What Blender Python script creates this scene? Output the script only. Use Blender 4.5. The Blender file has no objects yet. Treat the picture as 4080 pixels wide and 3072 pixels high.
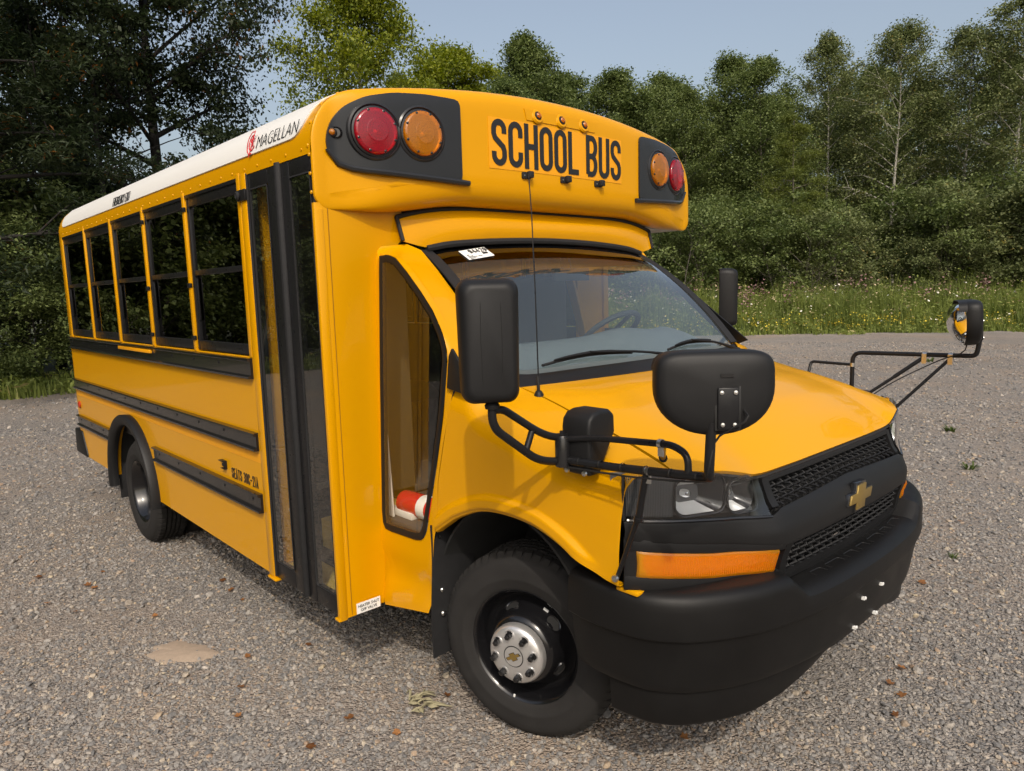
import bpy, bmesh, math, random
import numpy as np
from mathutils import Vector, Matrix
PI = math.pi
# ------------------------------------------------------------------ camera, sky, sun, exposure
scene = bpy.context.scene
COL = scene.collection
cam_d = bpy.data.cameras.new('camera'); cam = bpy.data.objects.new('camera', cam_d); COL.objects.link(cam)
_yaw, _pit, _rol = 2.40181, 0.13216, -0.02914
_f = Vector((math.cos(_yaw)*math.cos(_pit), math.sin(_yaw)*math.cos(_pit), -math.sin(_pit)))
_r = Vector((math.sin(_yaw), -math.cos(_yaw), 0)); _u = _r.cross(_f)
_r2 = _r*math.cos(_rol)+_u*math.sin(_rol); _u2 = _u*math.cos(_rol)-_r*math.sin(_rol)
cam.matrix_world = Matrix(((_r2.x,_u2.x,-_f.x,1.8973),(_r2.y,_u2.y,-_f.y,-2.6015),(_r2.z,_u2.z,-_f.z,1.7043),(0,0,0,1)))
cam_d.sensor_fit = 'HORIZONTAL'; cam_d.sensor_width = 36; cam_d.lens = 25.15; cam_d.clip_end = 2000; cam_d.clip_start = .05
scene.camera = cam
SUN = Vector((.81, -.66, 1.0)).normalized()
SUN_EL = math.asin(SUN.z); SUN_AZ = math.atan2(SUN.x, SUN.y)
w = bpy.data.worlds.new('World'); scene.world = w; w.use_nodes = True
nt = w.node_tree; nt.nodes.clear()
sky = nt.nodes.new('ShaderNodeTexSky'); sky.sky_type = 'NISHITA'; sky.sun_disc = False
sky.sun_elevation = SUN_EL; sky.sun_rotation = SUN_AZ
sky.air_density = 1.3; sky.dust_density = 7.0; sky.ozone_density = 1.0; sky.altitude = 200
bg = nt.nodes.new('ShaderNodeBackground'); bg.inputs[1].default_value = .15
wo = nt.nodes.new('ShaderNodeOutputWorld')
hz_ = nt.nodes.new('ShaderNodeHueSaturation'); hz_.inputs['Saturation'].default_value = .74; hz_.inputs['Value'].default_value = 1.08   # hazy summer sky
nt.links.new(sky.outputs[0], hz_.inputs['Color']); nt.links.new(hz_.outputs[0], bg.inputs[0]); nt.links.new(bg.outputs[0], wo.inputs[0])
sl = bpy.data.lights.new('sun', 'SUN'); sl.energy = 2.1; sl.angle = math.radians(1.0); sl.color = (1, .91, .79)
so = bpy.data.objects.new('sun', sl); COL.objects.link(so); so.rotation_euler = SUN.to_track_quat('Z', 'Y').to_euler(); so.location = SUN*40
vs = scene.view_settings; vs.view_transform = 'Standard'; vs.look = 'None'; vs.gamma = 1; vs.exposure = 0.07; vs.use_curve_mapping = False
scene.cycles.max_bounces = 10; scene.cycles.transparent_max_bounces = 16
try:
    scene.cycles.use_denoising = True
except Exception: pass

# ------------------------------------------------------------------ materials
def hexc(r, g, b):
    f = lambda v: (v/255/12.92) if v/255 <= .04045 else ((v/255+.055)/1.055)**2.4
    return (f(r), f(g), f(b), 1)
MATS = {}
def mat(name, col=(.5,.5,.5), rough=.5, metal=0., spec=.5, coat=0., noise=0., nscale=8., bump=0., bscale=200., rvar=0., emit=None, detail=4.):
    m = bpy.data.materials.new(name); m.use_nodes = True; MATS[name] = m
    n = m.node_tree.nodes; l = m.node_tree.links; b = n['Principled BSDF']
    b.inputs['Base Color'].default_value = (*col[:3], 1); b.inputs['Roughness'].default_value = rough
    b.inputs['Metallic'].default_value = metal; b.inputs['Specular IOR Level'].default_value = spec
    b.inputs['Coat Weight'].default_value = coat; b.inputs['Coat Roughness'].default_value = .04
    tc = n.new('ShaderNodeTexCoord')
    if noise or rvar:
        t = n.new('ShaderNodeTexNoise'); t.inputs['Scale'].default_value = nscale; t.inputs['Detail'].default_value = detail
        l.new(tc.outputs['Object'], t.inputs['Vector'])
        if noise:
            mx = n.new('ShaderNodeMix'); mx.data_type = 'RGBA'
            mx.inputs[6].default_value = (*[c*(1-noise) for c in col[:3]], 1); mx.inputs[7].default_value = (*[min(1, c*(1+noise)) for c in col[:3]], 1)
            l.new(t.outputs[0], mx.inputs[0]); l.new(mx.outputs[2], b.inputs['Base Color'])
        if rvar:
            mr = n.new('ShaderNodeMapRange'); mr.inputs[1].default_value = .3; mr.inputs[2].default_value = .7
            mr.inputs[3].default_value = max(0, rough-rvar); mr.inputs[4].default_value = min(1, rough+rvar)
            l.new(t.outputs[0], mr.inputs[0]); l.new(mr.outputs[0], b.inputs['Roughness'])
    if bump:
        t2 = n.new('ShaderNodeTexNoise'); t2.inputs['Scale'].default_value = bscale; t2.inputs['Detail'].default_value = 3
        l.new(tc.outputs['Object'], t2.inputs['Vector'])
        bp = n.new('ShaderNodeBump'); bp.inputs['Strength'].default_value = bump; bp.inputs['Distance'].default_value = .002
        l.new(t2.outputs[0], bp.inputs['Height']); l.new(bp.outputs[0], b.inputs['Normal'])
    if emit:
        b.inputs['Emission Color'].default_value = (*emit[:3], 1); b.inputs['Emission Strength'].default_value = emit[3]
    return m
def glass(name, tint=(.8,.85,.85), ior=1.5, rough=0.0, boost=1.0, body_mix=0., body=None):
    """thin pane: tinted see-through plus Fresnel mirror"""
    m = bpy.data.materials.new(name); m.use_nodes = True; MATS[name] = m
    n = m.node_tree.nodes; l = m.node_tree.links; n.remove(n['Principled BSDF']); out = n['Material Output']
    tr = n.new('ShaderNodeBsdfTransparent'); tr.inputs[0].default_value = (*tint, 1)
    gl = n.new('ShaderNodeBsdfGlossy'); gl.inputs['Roughness'].default_value = rough; gl.inputs['Color'].default_value = (1, 1, 1, 1)
    fr = n.new('ShaderNodeFresnel'); fr.inputs[0].default_value = ior
    mu = n.new('ShaderNodeMath'); mu.operation = 'MULTIPLY'; mu.inputs[1].default_value = boost; mu.use_clamp = True
    mx = n.new('ShaderNodeMixShader'); l.new(fr.outputs[0], mu.inputs[0])
    ge = n.new('ShaderNodeNewGeometry'); iv = n.new('ShaderNodeMath'); iv.operation = 'SUBTRACT'; iv.inputs[0].default_value = 1; l.new(ge.outputs['Backfacing'], iv.inputs[1])   # one reflection per pane, none from inside the slab
    m2 = n.new('ShaderNodeMath'); m2.operation = 'MULTIPLY'; l.new(mu.outputs[0], m2.inputs[0]); l.new(iv.outputs[0], m2.inputs[1]); l.new(m2.outputs[0], mx.inputs[0])
    base = tr.outputs[0]
    if body_mix:      # diffuse film imitating sky glare on the windscreen, or coloured plastic body
        df = n.new('ShaderNodeBsdfDiffuse'); df.inputs[0].default_value = (*(body or (.55, .55, .52)), 1)
        tl = n.new('ShaderNodeBsdfTranslucent'); tl.inputs[0].default_value = (*(body or (.55, .55, .52)), 1)
        m0 = n.new('ShaderNodeMixShader'); m0.inputs[0].default_value = .5; l.new(df.outputs[0], m0.inputs[1]); l.new(tl.outputs[0], m0.inputs[2])
        m1 = n.new('ShaderNodeMixShader'); m1.inputs[0].default_value = body_mix; l.new(tr.outputs[0], m1.inputs[1]); l.new(m0.outputs[0], m1.inputs[2]); base = m1.outputs[0]
    l.new(base, mx.inputs[1]); l.new(gl.outputs[0], mx.inputs[2]); l.new(mx.outputs[0], out.inputs[0])
    return m
YEL = (.585, .272, .0)
mat('yellow_paint', YEL, .32, spec=.12, coat=.38, noise=.015, nscale=1.5)
mat('yellow_cap', YEL, .34, spec=.15, coat=.18, noise=.02, nscale=5)
mat('yellow_decal', (.70, .30, .0), .42, noise=.10, nscale=420, detail=1)
mat('white_roof', (.72, .71, .68), .35, noise=.03, nscale=2)
mat('black_plastic', (.0095, .0095, .010), .5, spec=.25, bump=.12, bscale=900, noise=.15, nscale=20)
mat('black_bumper', (.0062, .006, .006), .46, spec=.24, bump=.2, bscale=700, noise=.25, nscale=6, rvar=.06)
mat('black_gloss', (.010, .010, .011), .22, coat=.3)
mat('black_panel', (.020, .021, .023), .25, spec=.25, coat=.15, noise=.1)
mat('black_metal', (.011, .011, .012), .33, spec=.25, rvar=.08, nscale=40)
mat('rubber', (.016, .016, .017), .68, spec=.25, noise=.3, nscale=30, bump=.25, bscale=300)
mat('tyre', (.019, .018, .0175), .78, spec=.25, noise=.3, nscale=14, bump=.3, bscale=160, rvar=.08)
mat('tyre_tread', (.020, .019, .018), .85, spec=.25, noise=.45, nscale=24, bump=.4, bscale=120)
mat('rim_black', (.007, .007, .008), .2, coat=.3)
mat('silver', (.66, .65, .64), .33, metal=.75, noise=.05, nscale=40)
mat('chrome', (.86, .87, .88), .06, metal=1)
mat('steel', (.62, .62, .6), .3, metal=1)
mat('gold', (.42, .29, .09), .36, metal=.8, noise=.06, nscale=60)
mat('white_print', (.74, .74, .72), .5)
mat('black_print', (.011, .011, .011), .5)
mat('red_print', (.55, .02, .03), .5)
mat('dash_grey', (.15, .16, .165), .6, bump=.2, bscale=400, noise=.06)
mat('interior_dark', (.035, .035, .037), .7, noise=.1)
mat('interior_beige', (.10, .075, .038), .65, noise=.08)
mat('headliner', (.05, .05, .05), .8)
mat('interior_white', (.62, .60, .56), .6)
mat('seat_cloth', (.06, .06, .065), .85, noise=.2, nscale=60)
mat('floor_rubber', (.05, .05, .05), .7, noise=.2)
mat('step_tan', (.55, .38, .08), .7, noise=.15, nscale=20)
mat('lamp_mirror', (.88, .88, .86), .28, metal=.35)
mat('lamp_grey', (.10, .102, .105), .35, spec=.4)
mat('seam', (.20, .085, .0), .6)
mat('red_gloss', (.50, .012, .014), .22, coat=.4)
mat('underbody', (.010, .010, .010), .85, noise=.4, nscale=10)
mat('reflector_red', (.35, .03, .01), .3)
mat('cable', (.008, .008, .008), .5)
glass('glass_side', (.20, .21, .21), 1.52, boost=1.3)
glass('glass_door', (.88, .90, .89), 1.5, boost=1.8, body_mix=.008); glass('glass_quarter', (.93, .93, .90), 1.5, boost=1.4, body_mix=.01)
glass('glass_screen', (.86, .91, .91), 1.5, boost=1.9, body_mix=.045, body=(.50,.58,.62))  # bluish body colour stands in for sky reflected in the screen
glass('glass_band', (.22, .15, .10), 1.5, boost=1.0)
glass('glass_lens', (.92, .93, .94), 1.45, boost=2.2)
def lens(name, tint, body, body_mix=.4, scale=150, bd=.003):
    m = glass(name, tint, 1.5, rough=.03, boost=1.3, body_mix=body_mix, body=body); n = m.node_tree.nodes; l = m.node_tree.links
    wv = n.new('ShaderNodeTexVoronoi'); wv.inputs['Scale'].default_value = scale; tc = n.new('ShaderNodeTexCoord'); l.new(tc.outputs['Object'], wv.inputs['Vector'])
    bp = n.new('ShaderNodeBump'); bp.inputs['Strength'].default_value = .6; bp.inputs['Distance'].default_value = bd; l.new(wv.outputs[0], bp.inputs['Height'])
    for q in n:
        if q.bl_idname in ('ShaderNodeBsdfGlossy', 'ShaderNodeBsdfDiffuse', 'ShaderNodeBsdfTranslucent'): l.new(bp.outputs[0], q.inputs['Normal'])
    return m
lens('lens_red', (.95, .03, .08), (.62, .003, .03), .55); lens('lens_amber', (.98, .50, .02), (.92, .33, .0), .55); lens('lens_turn', (.98, .62, .05), (.95, .44, .0), body_mix=.42, scale=60)

def leafmat(name, a, b_, c_=None):
    """a / b_: leaf colours spread per leaf (attribute tint)"""
    m = bpy.data.materials.new(name); m.use_nodes = True; MATS[name] = m
    n = m.node_tree.nodes; l = m.node_tree.links; n.remove(n['Principled BSDF']); out = n['Material Output']
    at = n.new('ShaderNodeAttribute'); at.attribute_name = 'tint'
    cr = n.new('ShaderNodeValToRGB'); e = cr.color_ramp.elements
    e[0].color = (*a, 1); e[1].color = (*b_, 1)
    if c_: x = e.new(.97); x.color = (*b_, 1); e[2].color = (*c_, 1)
    l.new(at.outputs['Fac'], cr.inputs[0])
    d = n.new('ShaderNodeBsdfPrincipled'); d.inputs['Roughness'].default_value = .55; d.inputs['Specular IOR Level'].default_value = .25
    l.new(cr.outputs[0], d.inputs['Base Color'])
    t = n.new('ShaderNodeBsdfTranslucent'); hs = n.new('ShaderNodeHueSaturation'); hs.inputs['Saturation'].default_value = 1.15; hs.inputs['Value'].default_value = 1.3
    l.new(cr.outputs[0], hs.inputs['Color']); l.new(hs.outputs[0], t.inputs[0])
    mx = n.new('ShaderNodeMixShader'); mx.inputs[0].default_value = .36
    l.new(d.outputs[0], mx.inputs[1]); l.new(t.outputs[0], mx.inputs[2]); l.new(mx.outputs[0], out.inputs[0])
    return m
leafmat('leaf_shaded', (.014, .024, .010), (.048, .064, .028), (.16, .07, .02))  # shade on the left-hand trees is put into this leaf colour
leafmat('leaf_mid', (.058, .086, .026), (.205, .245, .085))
leafmat('leaf_birch', (.070, .092, .032), (.235, .260, .110), (.30, .24, .08))
leafmat('leaf_bright', (.085, .120, .012), (.29, .31, .040))
leafmat('leaf_pine', (.085, .112, .026), (.20, .225, .055))
leafmat('leaf_meadow', (.070, .100, .022), (.24, .28, .070), (.34, .30, .12))
leafmat('dry_leaf', (.13, .055, .022), (.36, .17, .065))
mat('petal_white', (.72, .70, .60), .7); mat('petal_yellow', (.55, .42, .03), .7); mat('petal_mauve', (.22, .125, .115), .8); mat('petal_tan', (.42, .33, .20), .8)
mat('bark_dark', (.016, .0135, .012), .9, noise=.4, nscale=6, bump=.8, bscale=25)
mat('bark_grey', (.11, .095, .08), .9, noise=.4, nscale=6, bump=.8, bscale=25)
mat('bark_birch', (.46, .43, .38), .8, noise=.35, nscale=7, bump=.3, bscale=25)
mat('dry_weed', (.24, .215, .13), .8, noise=.3, nscale=30)

def gravel_mat():
    m = bpy.data.materials.new('gravel_ground'); m.use_nodes = True; MATS['gravel_ground'] = m
    n = m.node_tree.nodes; l = m.node_tree.links; b = n['Principled BSDF']; b.inputs['Roughness'].default_value = .9; b.inputs['Specular IOR Level'].default_value = .2
    tc = n.new('ShaderNodeTexCoord')
    def vor(s, feat='F1'):
        v = n.new('ShaderNodeTexVoronoi'); v.inputs['Scale'].default_value = s; v.feature = feat; l.new(tc.outputs['Object'], v.inputs['Vector']); return v
    v1 = vor(46); v2 = vor(105)
    def ramp(stops, src):
        r = n.new('ShaderNodeValToRGB'); e = r.color_ramp.elements
        e[0].position, e[0].color = stops[0][0], (*stops[0][1], 1); e[1].position, e[1].color = stops[-1][0], (*stops[-1][1], 1)
        for p, c in stops[1:-1]: q = e.new(p); q.color = (*c, 1)
        l.new(src, r.inputs[0]); return r
    sp = n.new('ShaderNodeSeparateColor'); l.new(v1.outputs['Color'], sp.inputs[0])
    sp2 = n.new('ShaderNodeSeparateColor'); l.new(v2.outputs['Color'], sp2.inputs[0])
    stops = [(0, (.115,.111,.110)), (.4, (.19,.177,.164)), (.7, (.26,.238,.216)), (.9, (.33,.285,.235)), (1, (.40,.37,.34))]
    r1 = ramp(stops, sp.outputs[0]); r2 = ramp(stops, sp2.outputs[0])
    mx = n.new('ShaderNodeMix'); mx.data_type = 'RGBA'; mx.inputs[0].default_value = .5; l.new(r1.outputs[0], mx.inputs[6]); l.new(r2.outputs[0], mx.inputs[7])
    # tan dust lying in drifts and wheel tracks
    ns = n.new('ShaderNodeTexNoise'); ns.inputs['Scale'].default_value = .55; ns.inputs['Detail'].default_value = 7; ns.inputs['Roughness'].default_value = .62
    l.new(tc.outputs['Object'], ns.inputs['Vector'])
    rr = n.new('ShaderNodeMapRange'); rr.inputs[1].default_value = .44; rr.inputs[2].default_value = .70; rr.inputs[3].default_value = .10; rr.inputs[4].default_value = .85
    l.new(ns.outputs[0], rr.inputs[0])
    md = n.new('ShaderNodeMix'); md.data_type = 'RGBA'; md.inputs[7].default_value = (.290, .226, .172, 1)
    l.new(rr.outputs[0], md.inputs[0]); l.new(mx.outputs[2], md.inputs[6])
    # long wheel tracks across the lot
    mp = n.new('ShaderNodeMapping'); mp.inputs['Rotation'].default_value = (0, 0, math.radians(-34)); mp.inputs['Scale'].default_value = (.05, .75, 1); l.new(tc.outputs['Object'], mp.inputs['Vector'])
    tk = n.new('ShaderNodeTexNoise'); tk.inputs['Scale'].default_value = 1.0; tk.inputs['Detail'].default_value = 5; tk.inputs['Distortion'].default_value = .4; l.new(mp.outputs[0], tk.inputs['Vector'])
    tr_ = n.new('ShaderNodeMapRange'); tr_.inputs[1].default_value = .52; tr_.inputs[2].default_value = .66; tr_.inputs[3].default_value = 0; tr_.inputs[4].default_value = .55; l.new(tk.outputs[0], tr_.inputs[0])
    mt_ = n.new('ShaderNodeMix'); mt_.data_type = 'RGBA'; mt_.inputs[7].default_value = (.31, .26, .215, 1); l.new(tr_.outputs[0], mt_.inputs[0]); l.new(md.outputs[2], mt_.inputs[6]); md = mt_
    # dark wheel streaks / damp
    nb = n.new('ShaderNodeTexNoise'); nb.inputs['Scale'].default_value = .16; nb.inputs['Detail'].default_value = 4; l.new(tc.outputs['Object'], nb.inputs['Vector'])
    mb = n.new('ShaderNodeMapRange'); mb.inputs[1].default_value = .3; mb.inputs[2].default_value = .7; mb.inputs[3].default_value = .88; mb.inputs[4].default_value = 1.14; l.new(nb.outputs[0], mb.inputs[0])
    mm = n.new('ShaderNodeVectorMath'); mm.operation = 'SCALE'; l.new(md.outputs[2], mm.inputs[0]); l.new(mb.outputs[0], mm.inputs[3])
    l.new(mm.outputs[0], b.inputs['Base Color'])
    ad = n.new('ShaderNodeMath'); ad.operation = 'ADD'; l.new(v1.outputs[0], ad.inputs[0]); l.new(v2.outputs[0], ad.inputs[1])
    bp = n.new('ShaderNodeBump'); bp.invert = True; bp.inputs['Strength'].default_value = .9; bp.inputs['Distance'].default_value = .012
    l.new(ad.outputs[0], bp.inputs['Height']); l.new(bp.outputs[0], b.inputs['Normal'])
gravel_mat()
def stone_mat():
    m = bpy.data.materials.new('stone'); m.use_nodes = True; MATS['stone'] = m
    n = m.node_tree.nodes; l = m.node_tree.links; b = n['Principled BSDF']; b.inputs['Roughness'].default_value = .85; b.inputs['Specular IOR Level'].default_value = .25
    oi = n.new('ShaderNodeObjectInfo'); r = n.new('ShaderNodeValToRGB'); e = r.color_ramp.elements
    e[0].color = (.13,.126,.124,1); e[1].color = (.37,.335,.30,1)
    for p, c in [(.25,(.16,.153,.147)), (.5,(.215,.202,.188)), (.78,(.275,.252,.226)), (.91,(.33,.28,.22)), (.955,(.28,.20,.14)), (.975,(.37,.31,.22))]:
        q = e.new(p); q.color = (*c, 1)
    l.new(oi.outputs['Random'], r.inputs[0])
    tc = n.new('ShaderNodeTexCoord'); t = n.new('ShaderNodeTexNoise'); t.inputs['Scale'].default_value = 2.2; t.inputs['Detail'].default_value = 6; l.new(tc.outputs['Object'], t.inputs['Vector'])
    mr = n.new('ShaderNodeMapRange'); mr.inputs[1].default_value = .3; mr.inputs[2].default_value = .7; mr.inputs[3].default_value = .75; mr.inputs[4].default_value = 1.2; l.new(t.outputs[0], mr.inputs[0])
    mm = n.new('ShaderNodeVectorMath'); mm.operation = 'SCALE'; l.new(r.outputs[0], mm.inputs[0]); l.new(mr.outputs[0], mm.inputs[3]); l.new(mm.outputs[0], b.inputs['Base Color'])
stone_mat()
mat('sand', (.305, .24, .18), .95, noise=.2, nscale=60, bump=.6, bscale=250)
mat('meadow_soil', (.055, .06, .025), .95, noise=.5, nscale=1.5)

# ------------------------------------------------------------------ mesh helpers
def link(name, me, m=None, parent=None, sharp=35, smooth=True):
    o = bpy.data.objects.new(name, me); COL.objects.link(o)
    if m: me.materials.append(MATS[m])
    if parent: o.parent = parent
    if smooth and len(me.polygons):
        me.polygons.foreach_set('use_smooth', np.ones(len(me.polygons), dtype=bool))
        if sharp: me.set_sharp_from_angle(angle=math.radians(sharp))
    return o
def tag(o, label=None, cat=None, group=None, kind=None):
    if label: o['label'] = label
    if cat: o['category'] = cat
    if group: o['group'] = group
    if kind: o['kind'] = kind
    return o
class MB:
    def __init__(s): s.v = []; s.f = []
    def add(s, vs, fs):
        k = len(s.v); s.v += [tuple(map(float, p)) for p in vs]; s.f += [tuple(i+k for i in f) for f in fs]; return s
    def box(s, lo, hi):
        (a,b,c),(d,e,f) = lo, hi
        return s.add([(a,b,c),(d,b,c),(d,e,c),(a,e,c),(a,b,f),(d,b,f),(d,e,f),(a,e,f)], [(0,3,2,1),(4,5,6,7),(0,1,5,4),(1,2,6,5),(2,3,7,6),(3,0,4,7)])
    def obox(s, c, ax, ay, az, sx, sy, sz):
        c = Vector(c); ax, ay, az = Vector(ax)*sx/2, Vector(ay)*sy/2, Vector(az)*sz/2
        vs = [c+i*ax+j*ay+k*az for k in (-1,1) for i,j in ((-1,-1),(1,-1),(1,1),(-1,1))]
        return s.add(vs, [(0,3,2,1),(4,5,6,7),(0,1,5,4),(1,2,6,5),(2,3,7,6),(3,0,4,7)])
    def tube(s, path, r, n=10, cap=True, sy=1.0):
        P = [Vector(p) for p in path]; N = len(P); rs = r if isinstance(r, (list, tuple)) else [r]*N
        T = []
        for i in range(N):
            a = P[max(i-1,0)]; b = P[min(i+1,N-1)]; T.append((b-a).normalized())
        ref = Vector((0,0,1)) if abs(T[0].z) < .9 else Vector((1,0,0))
        u = T[0].cross(ref).normalized(); vs = []
        for i in range(N):
            u = (u - T[i]*u.dot(T[i])).normalized(); v = T[i].cross(u)
            for j in range(n):
                a = 2*PI*j/n; vs.append(P[i]+rs[i]*(math.cos(a)*u+math.sin(a)*v*sy))
        fs = [(i*n+j, i*n+(j+1)%n, (i+1)*n+(j+1)%n, (i+1)*n+j) for i in range(N-1) for j in range(n)]
        if cap: fs += [tuple(range(n))[::-1], tuple(range((N-1)*n, N*n))]
        return s.add(vs, fs)
    def lathe(s, prof, c, axis, n=32, a0=0, a1=2*PI, cap=False):
        """prof: (radius, height along axis)"""
        c = Vector(c); w = Vector(axis).normalized(); ref = Vector((0,0,1)) if abs(w.z) < .9 else Vector((1,0,0))
        u = ref.cross(w).normalized(); v = w.cross(u); full = abs(a1-a0-2*PI) < 1e-6; m = n if full else n+1
        vs = []
        for r, h in prof:
            for j in range(m):
                a = a0+(a1-a0)*j/n; vs.append(c+w*h+r*(math.cos(a)*u+math.sin(a)*v))
        fs = [(i*m+j, i*m+(j+1)%m, (i+1)*m+(j+1)%m, (i+1)*m+j) for i in range(len(prof)-1) for j in range(n)]
        if cap: fs += [tuple(range(m))[::-1], tuple(range((len(prof)-1)*m, len(prof)*m))]
        return s.add(vs, fs)
    def prism(s, poly, axis, lo, hi):
        """poly 2D; axis 'x' (y,z) 'y' (x,z) 'z' (x,y)"""
        def p3(p, h): return {'x': (h,p[0],p[1]), 'y': (p[0],h,p[1]), 'z': (p[0],p[1],h)}[axis]
        n = len(poly); vs = [p3(p, lo) for p in poly]+[p3(p, hi) for p in poly]
        return s.add(vs, [tuple(range(n))[::-1], tuple(range(n, 2*n))]+[(i,(i+1)%n,n+(i+1)%n,n+i) for i in range(n)])
    def sheet(s, P, t=.004, out=None):
        """grid P[i][j] of points; made a solid of thickness t on the side away from `out` (a point direction)"""
        A = np.asarray(P, float); n, m = A.shape[:2]
        du = np.gradient(A, axis=0); dv = np.gradient(A, axis=1); N = np.cross(du, dv); N /= np.linalg.norm(N, axis=2, keepdims=True)+1e-12
        if out is not None and (N.reshape(-1,3).mean(0) @ np.asarray(out, float)) < 0: N = -N
        B = A - N*t
        vs = np.concatenate([A.reshape(-1,3), B.reshape(-1,3)]); k = n*m; fs = []
        for i in range(n-1):
            for j in range(m-1):
                a = i*m+j; fs.append((a, a+1, a+m+1, a+m)); fs.append((k+a, k+a+m, k+a+m+1, k+a+1))
        rim = [j for j in range(m)]+[i*m+m-1 for i in range(1,n)]+[(n-1)*m+j for j in range(m-2,-1,-1)]+[i*m for i in range(n-2,0,-1)]
        for q in range(len(rim)):
            a, b = rim[q], rim[(q+1)%len(rim)]; fs.append((b, a, k+a, k+b))
        return s.add(vs, fs)
    def build(s, name, m, parent=None, bev=0, seg=2, sharp=35, recalc=True):
        me = bpy.data.meshes.new(name); me.from_pydata(s.v, [], s.f)
        if recalc or bev:
            bm = bmesh.new(); bm.from_mesh(me)
            bmesh.ops.recalc_face_normals(bm, faces=bm.faces)
            if bev:
                es = [e for e in bm.edges if len(e.link_faces) == 2 and e.calc_face_angle() > math.radians(38)]
                bmesh.ops.bevel(bm, geom=es, offset=bev, segments=seg, affect='EDGES', profile=.5, clamp_overlap=True)
            bm.to_mesh(me); bm.free()
        return link(name, me, m, parent, sharp)
def fillet(path, r, seg=5):
    P = [Vector(p) for p in path]; out = [P[0]]
    for i in range(1, len(P)-1):
        a = (P[i-1]-P[i]); b = (P[i+1]-P[i]); d = min(r, a.length*.49, b.length*.49); a.normalize(); b.normalize()
        p0 = P[i]+a*d; p1 = P[i]+b*d
        for k in range(seg+1):
            t = k/seg; out.append((1-t)**2*p0+2*t*(1-t)*P[i]+t*t*p1)
    out.append(P[-1]); return out
def rrect(w, h, r, seg=5, cx=0, cy=0):
    pts = []
    for sx, sy, a0 in ((1,1,0),(-1,1,90),(-1,-1,180),(1,-1,270)):
        for k in range(seg+1):
            a = math.radians(a0+90*k/seg); pts.append((cx+sx*(w/2-r)+r*math.cos(a), cy+sy*(h/2-r)+r*math.sin(a)))
    return pts
def interp(x, xs, ys): return float(np.interp(x, xs, ys))
def smooth(t): t = max(0, min(1, t)); return t*t*(3-2*t)
def spline(pts, n):
    """Catmull-Rom resample of points to n samples"""
    P = np.asarray(pts, float); k = len(P); Q = np.vstack([2*P[0]-P[1], P, 2*P[-1]-P[-2]])
    seg = np.linalg.norm(np.diff(P, axis=0), axis=1); cum = np.concatenate([[0], np.cumsum(seg)]); out = []
    for s in np.linspace(0, cum[-1], n):
        i = min(max(np.searchsorted(cum, s, side='right')-1, 0), k-2); t = (s-cum[i])/max(seg[i], 1e-9)
        p0, p1, p2, p3 = Q[i:i+4]
        out.append(.5*((2*p1)+(-p0+p2)*t+(2*p0-5*p1+4*p2-p3)*t*t+(-p0+3*p1-3*p2+p3)*t**3))
    return np.array(out)
# ------------------------------------------------------------------ ground
EDGE = [(-19.5,12.4),(-11.85,18.4),(-3.8,24.3),(12,35.0),(30,47)]
LOT = [(-13.4,-30),(-13.4,-6),(-13.6,-.8),(-14.1,.4),(-15.6,3.5),(-18.2,8)]+EDGE+[(60,40),(60,-40)]
bm = bmesh.new()
bmesh.ops.create_circle(bm, cap_ends=True, segments=64, radius=700); bmesh.ops.translate(bm, verts=bm.verts, vec=(0,0,-.012))
me = bpy.data.meshes.new('ground'); bm.to_mesh(me); bm.free()
tag(link('ground', me, 'meadow_soil'), kind='structure')
def curve_pts(pts, n=8, wob=.25, seed=3):
    rnd = random.Random(seed); out = []
    for a, b in zip(pts[:-1], pts[1:]):
        L = math.hypot(b[0]-a[0], b[1]-a[1]); k = max(1, min(60, int(L/.5)))
        for i in range(k):
            t = i/k; out.append((a[0]+(b[0]-a[0])*t+rnd.uniform(-wob,wob), a[1]+(b[1]-a[1])*t+rnd.uniform(-wob,wob)))
    return out
me = bpy.data.meshes.new('gravel_lot'); lp = curve_pts(LOT+[LOT[0]])
me.from_pydata([(x,y,0) for x,y in lp], [], [tuple(range(len(lp)))])
tag(link('gravel_lot', me, 'gravel_ground', smooth=False), kind='structure')

# loose stones: one uncountable scatter, placed as points and instanced by geometry nodes
protos = bpy.data.collections.new('stone_shapes')
rng = np.random.default_rng(7)
for i in range(7):
    bm = bmesh.new(); bmesh.ops.create_icosphere(bm, subdivisions=2, radius=1)
    for _ in range(7):   # chop facets off: crushed stone
        nrm = Vector(rng.normal(size=3)).normalized(); d = rng.uniform(.45, .85)
        for v in bm.verts:
            h = v.co.dot(nrm)
            if h > d: v.co -= nrm*(h-d)
    s = Vector((1, rng.uniform(.6,.9), rng.uniform(.35,.6)))
    for v in bm.verts: v.co = Vector((v.co.x*s.x, v.co.y*s.y, v.co.z*s.z))*(1+rng.uniform(-.05,.05))
    bmesh.ops.dissolve_degenerate(bm, dist=.02, edges=bm.edges)
    me = bpy.data.meshes.new('stone'); bm.to_mesh(me); bm.free(); me.materials.append(MATS['stone'])
    protos.objects.link(bpy.data.objects.new('stone', me))
CX, CY = 1.9, -2.6
def band(r0, r1, dens, s0, s1):
    a0, a1 = math.radians(137.6-52), math.radians(137.6+50)
    n = int((a1-a0)/2*(r1*r1-r0*r0)*dens)
    r = np.sqrt(rng.uniform(r0*r0, r1*r1, n)); a = rng.uniform(a0, a1, n)
    s = s0*np.exp(rng.normal(0, .36, n)); s = np.clip(s, .0035, s1)
    return np.stack([CX+r*np.cos(a), CY+r*np.sin(a), s], 1)
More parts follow.
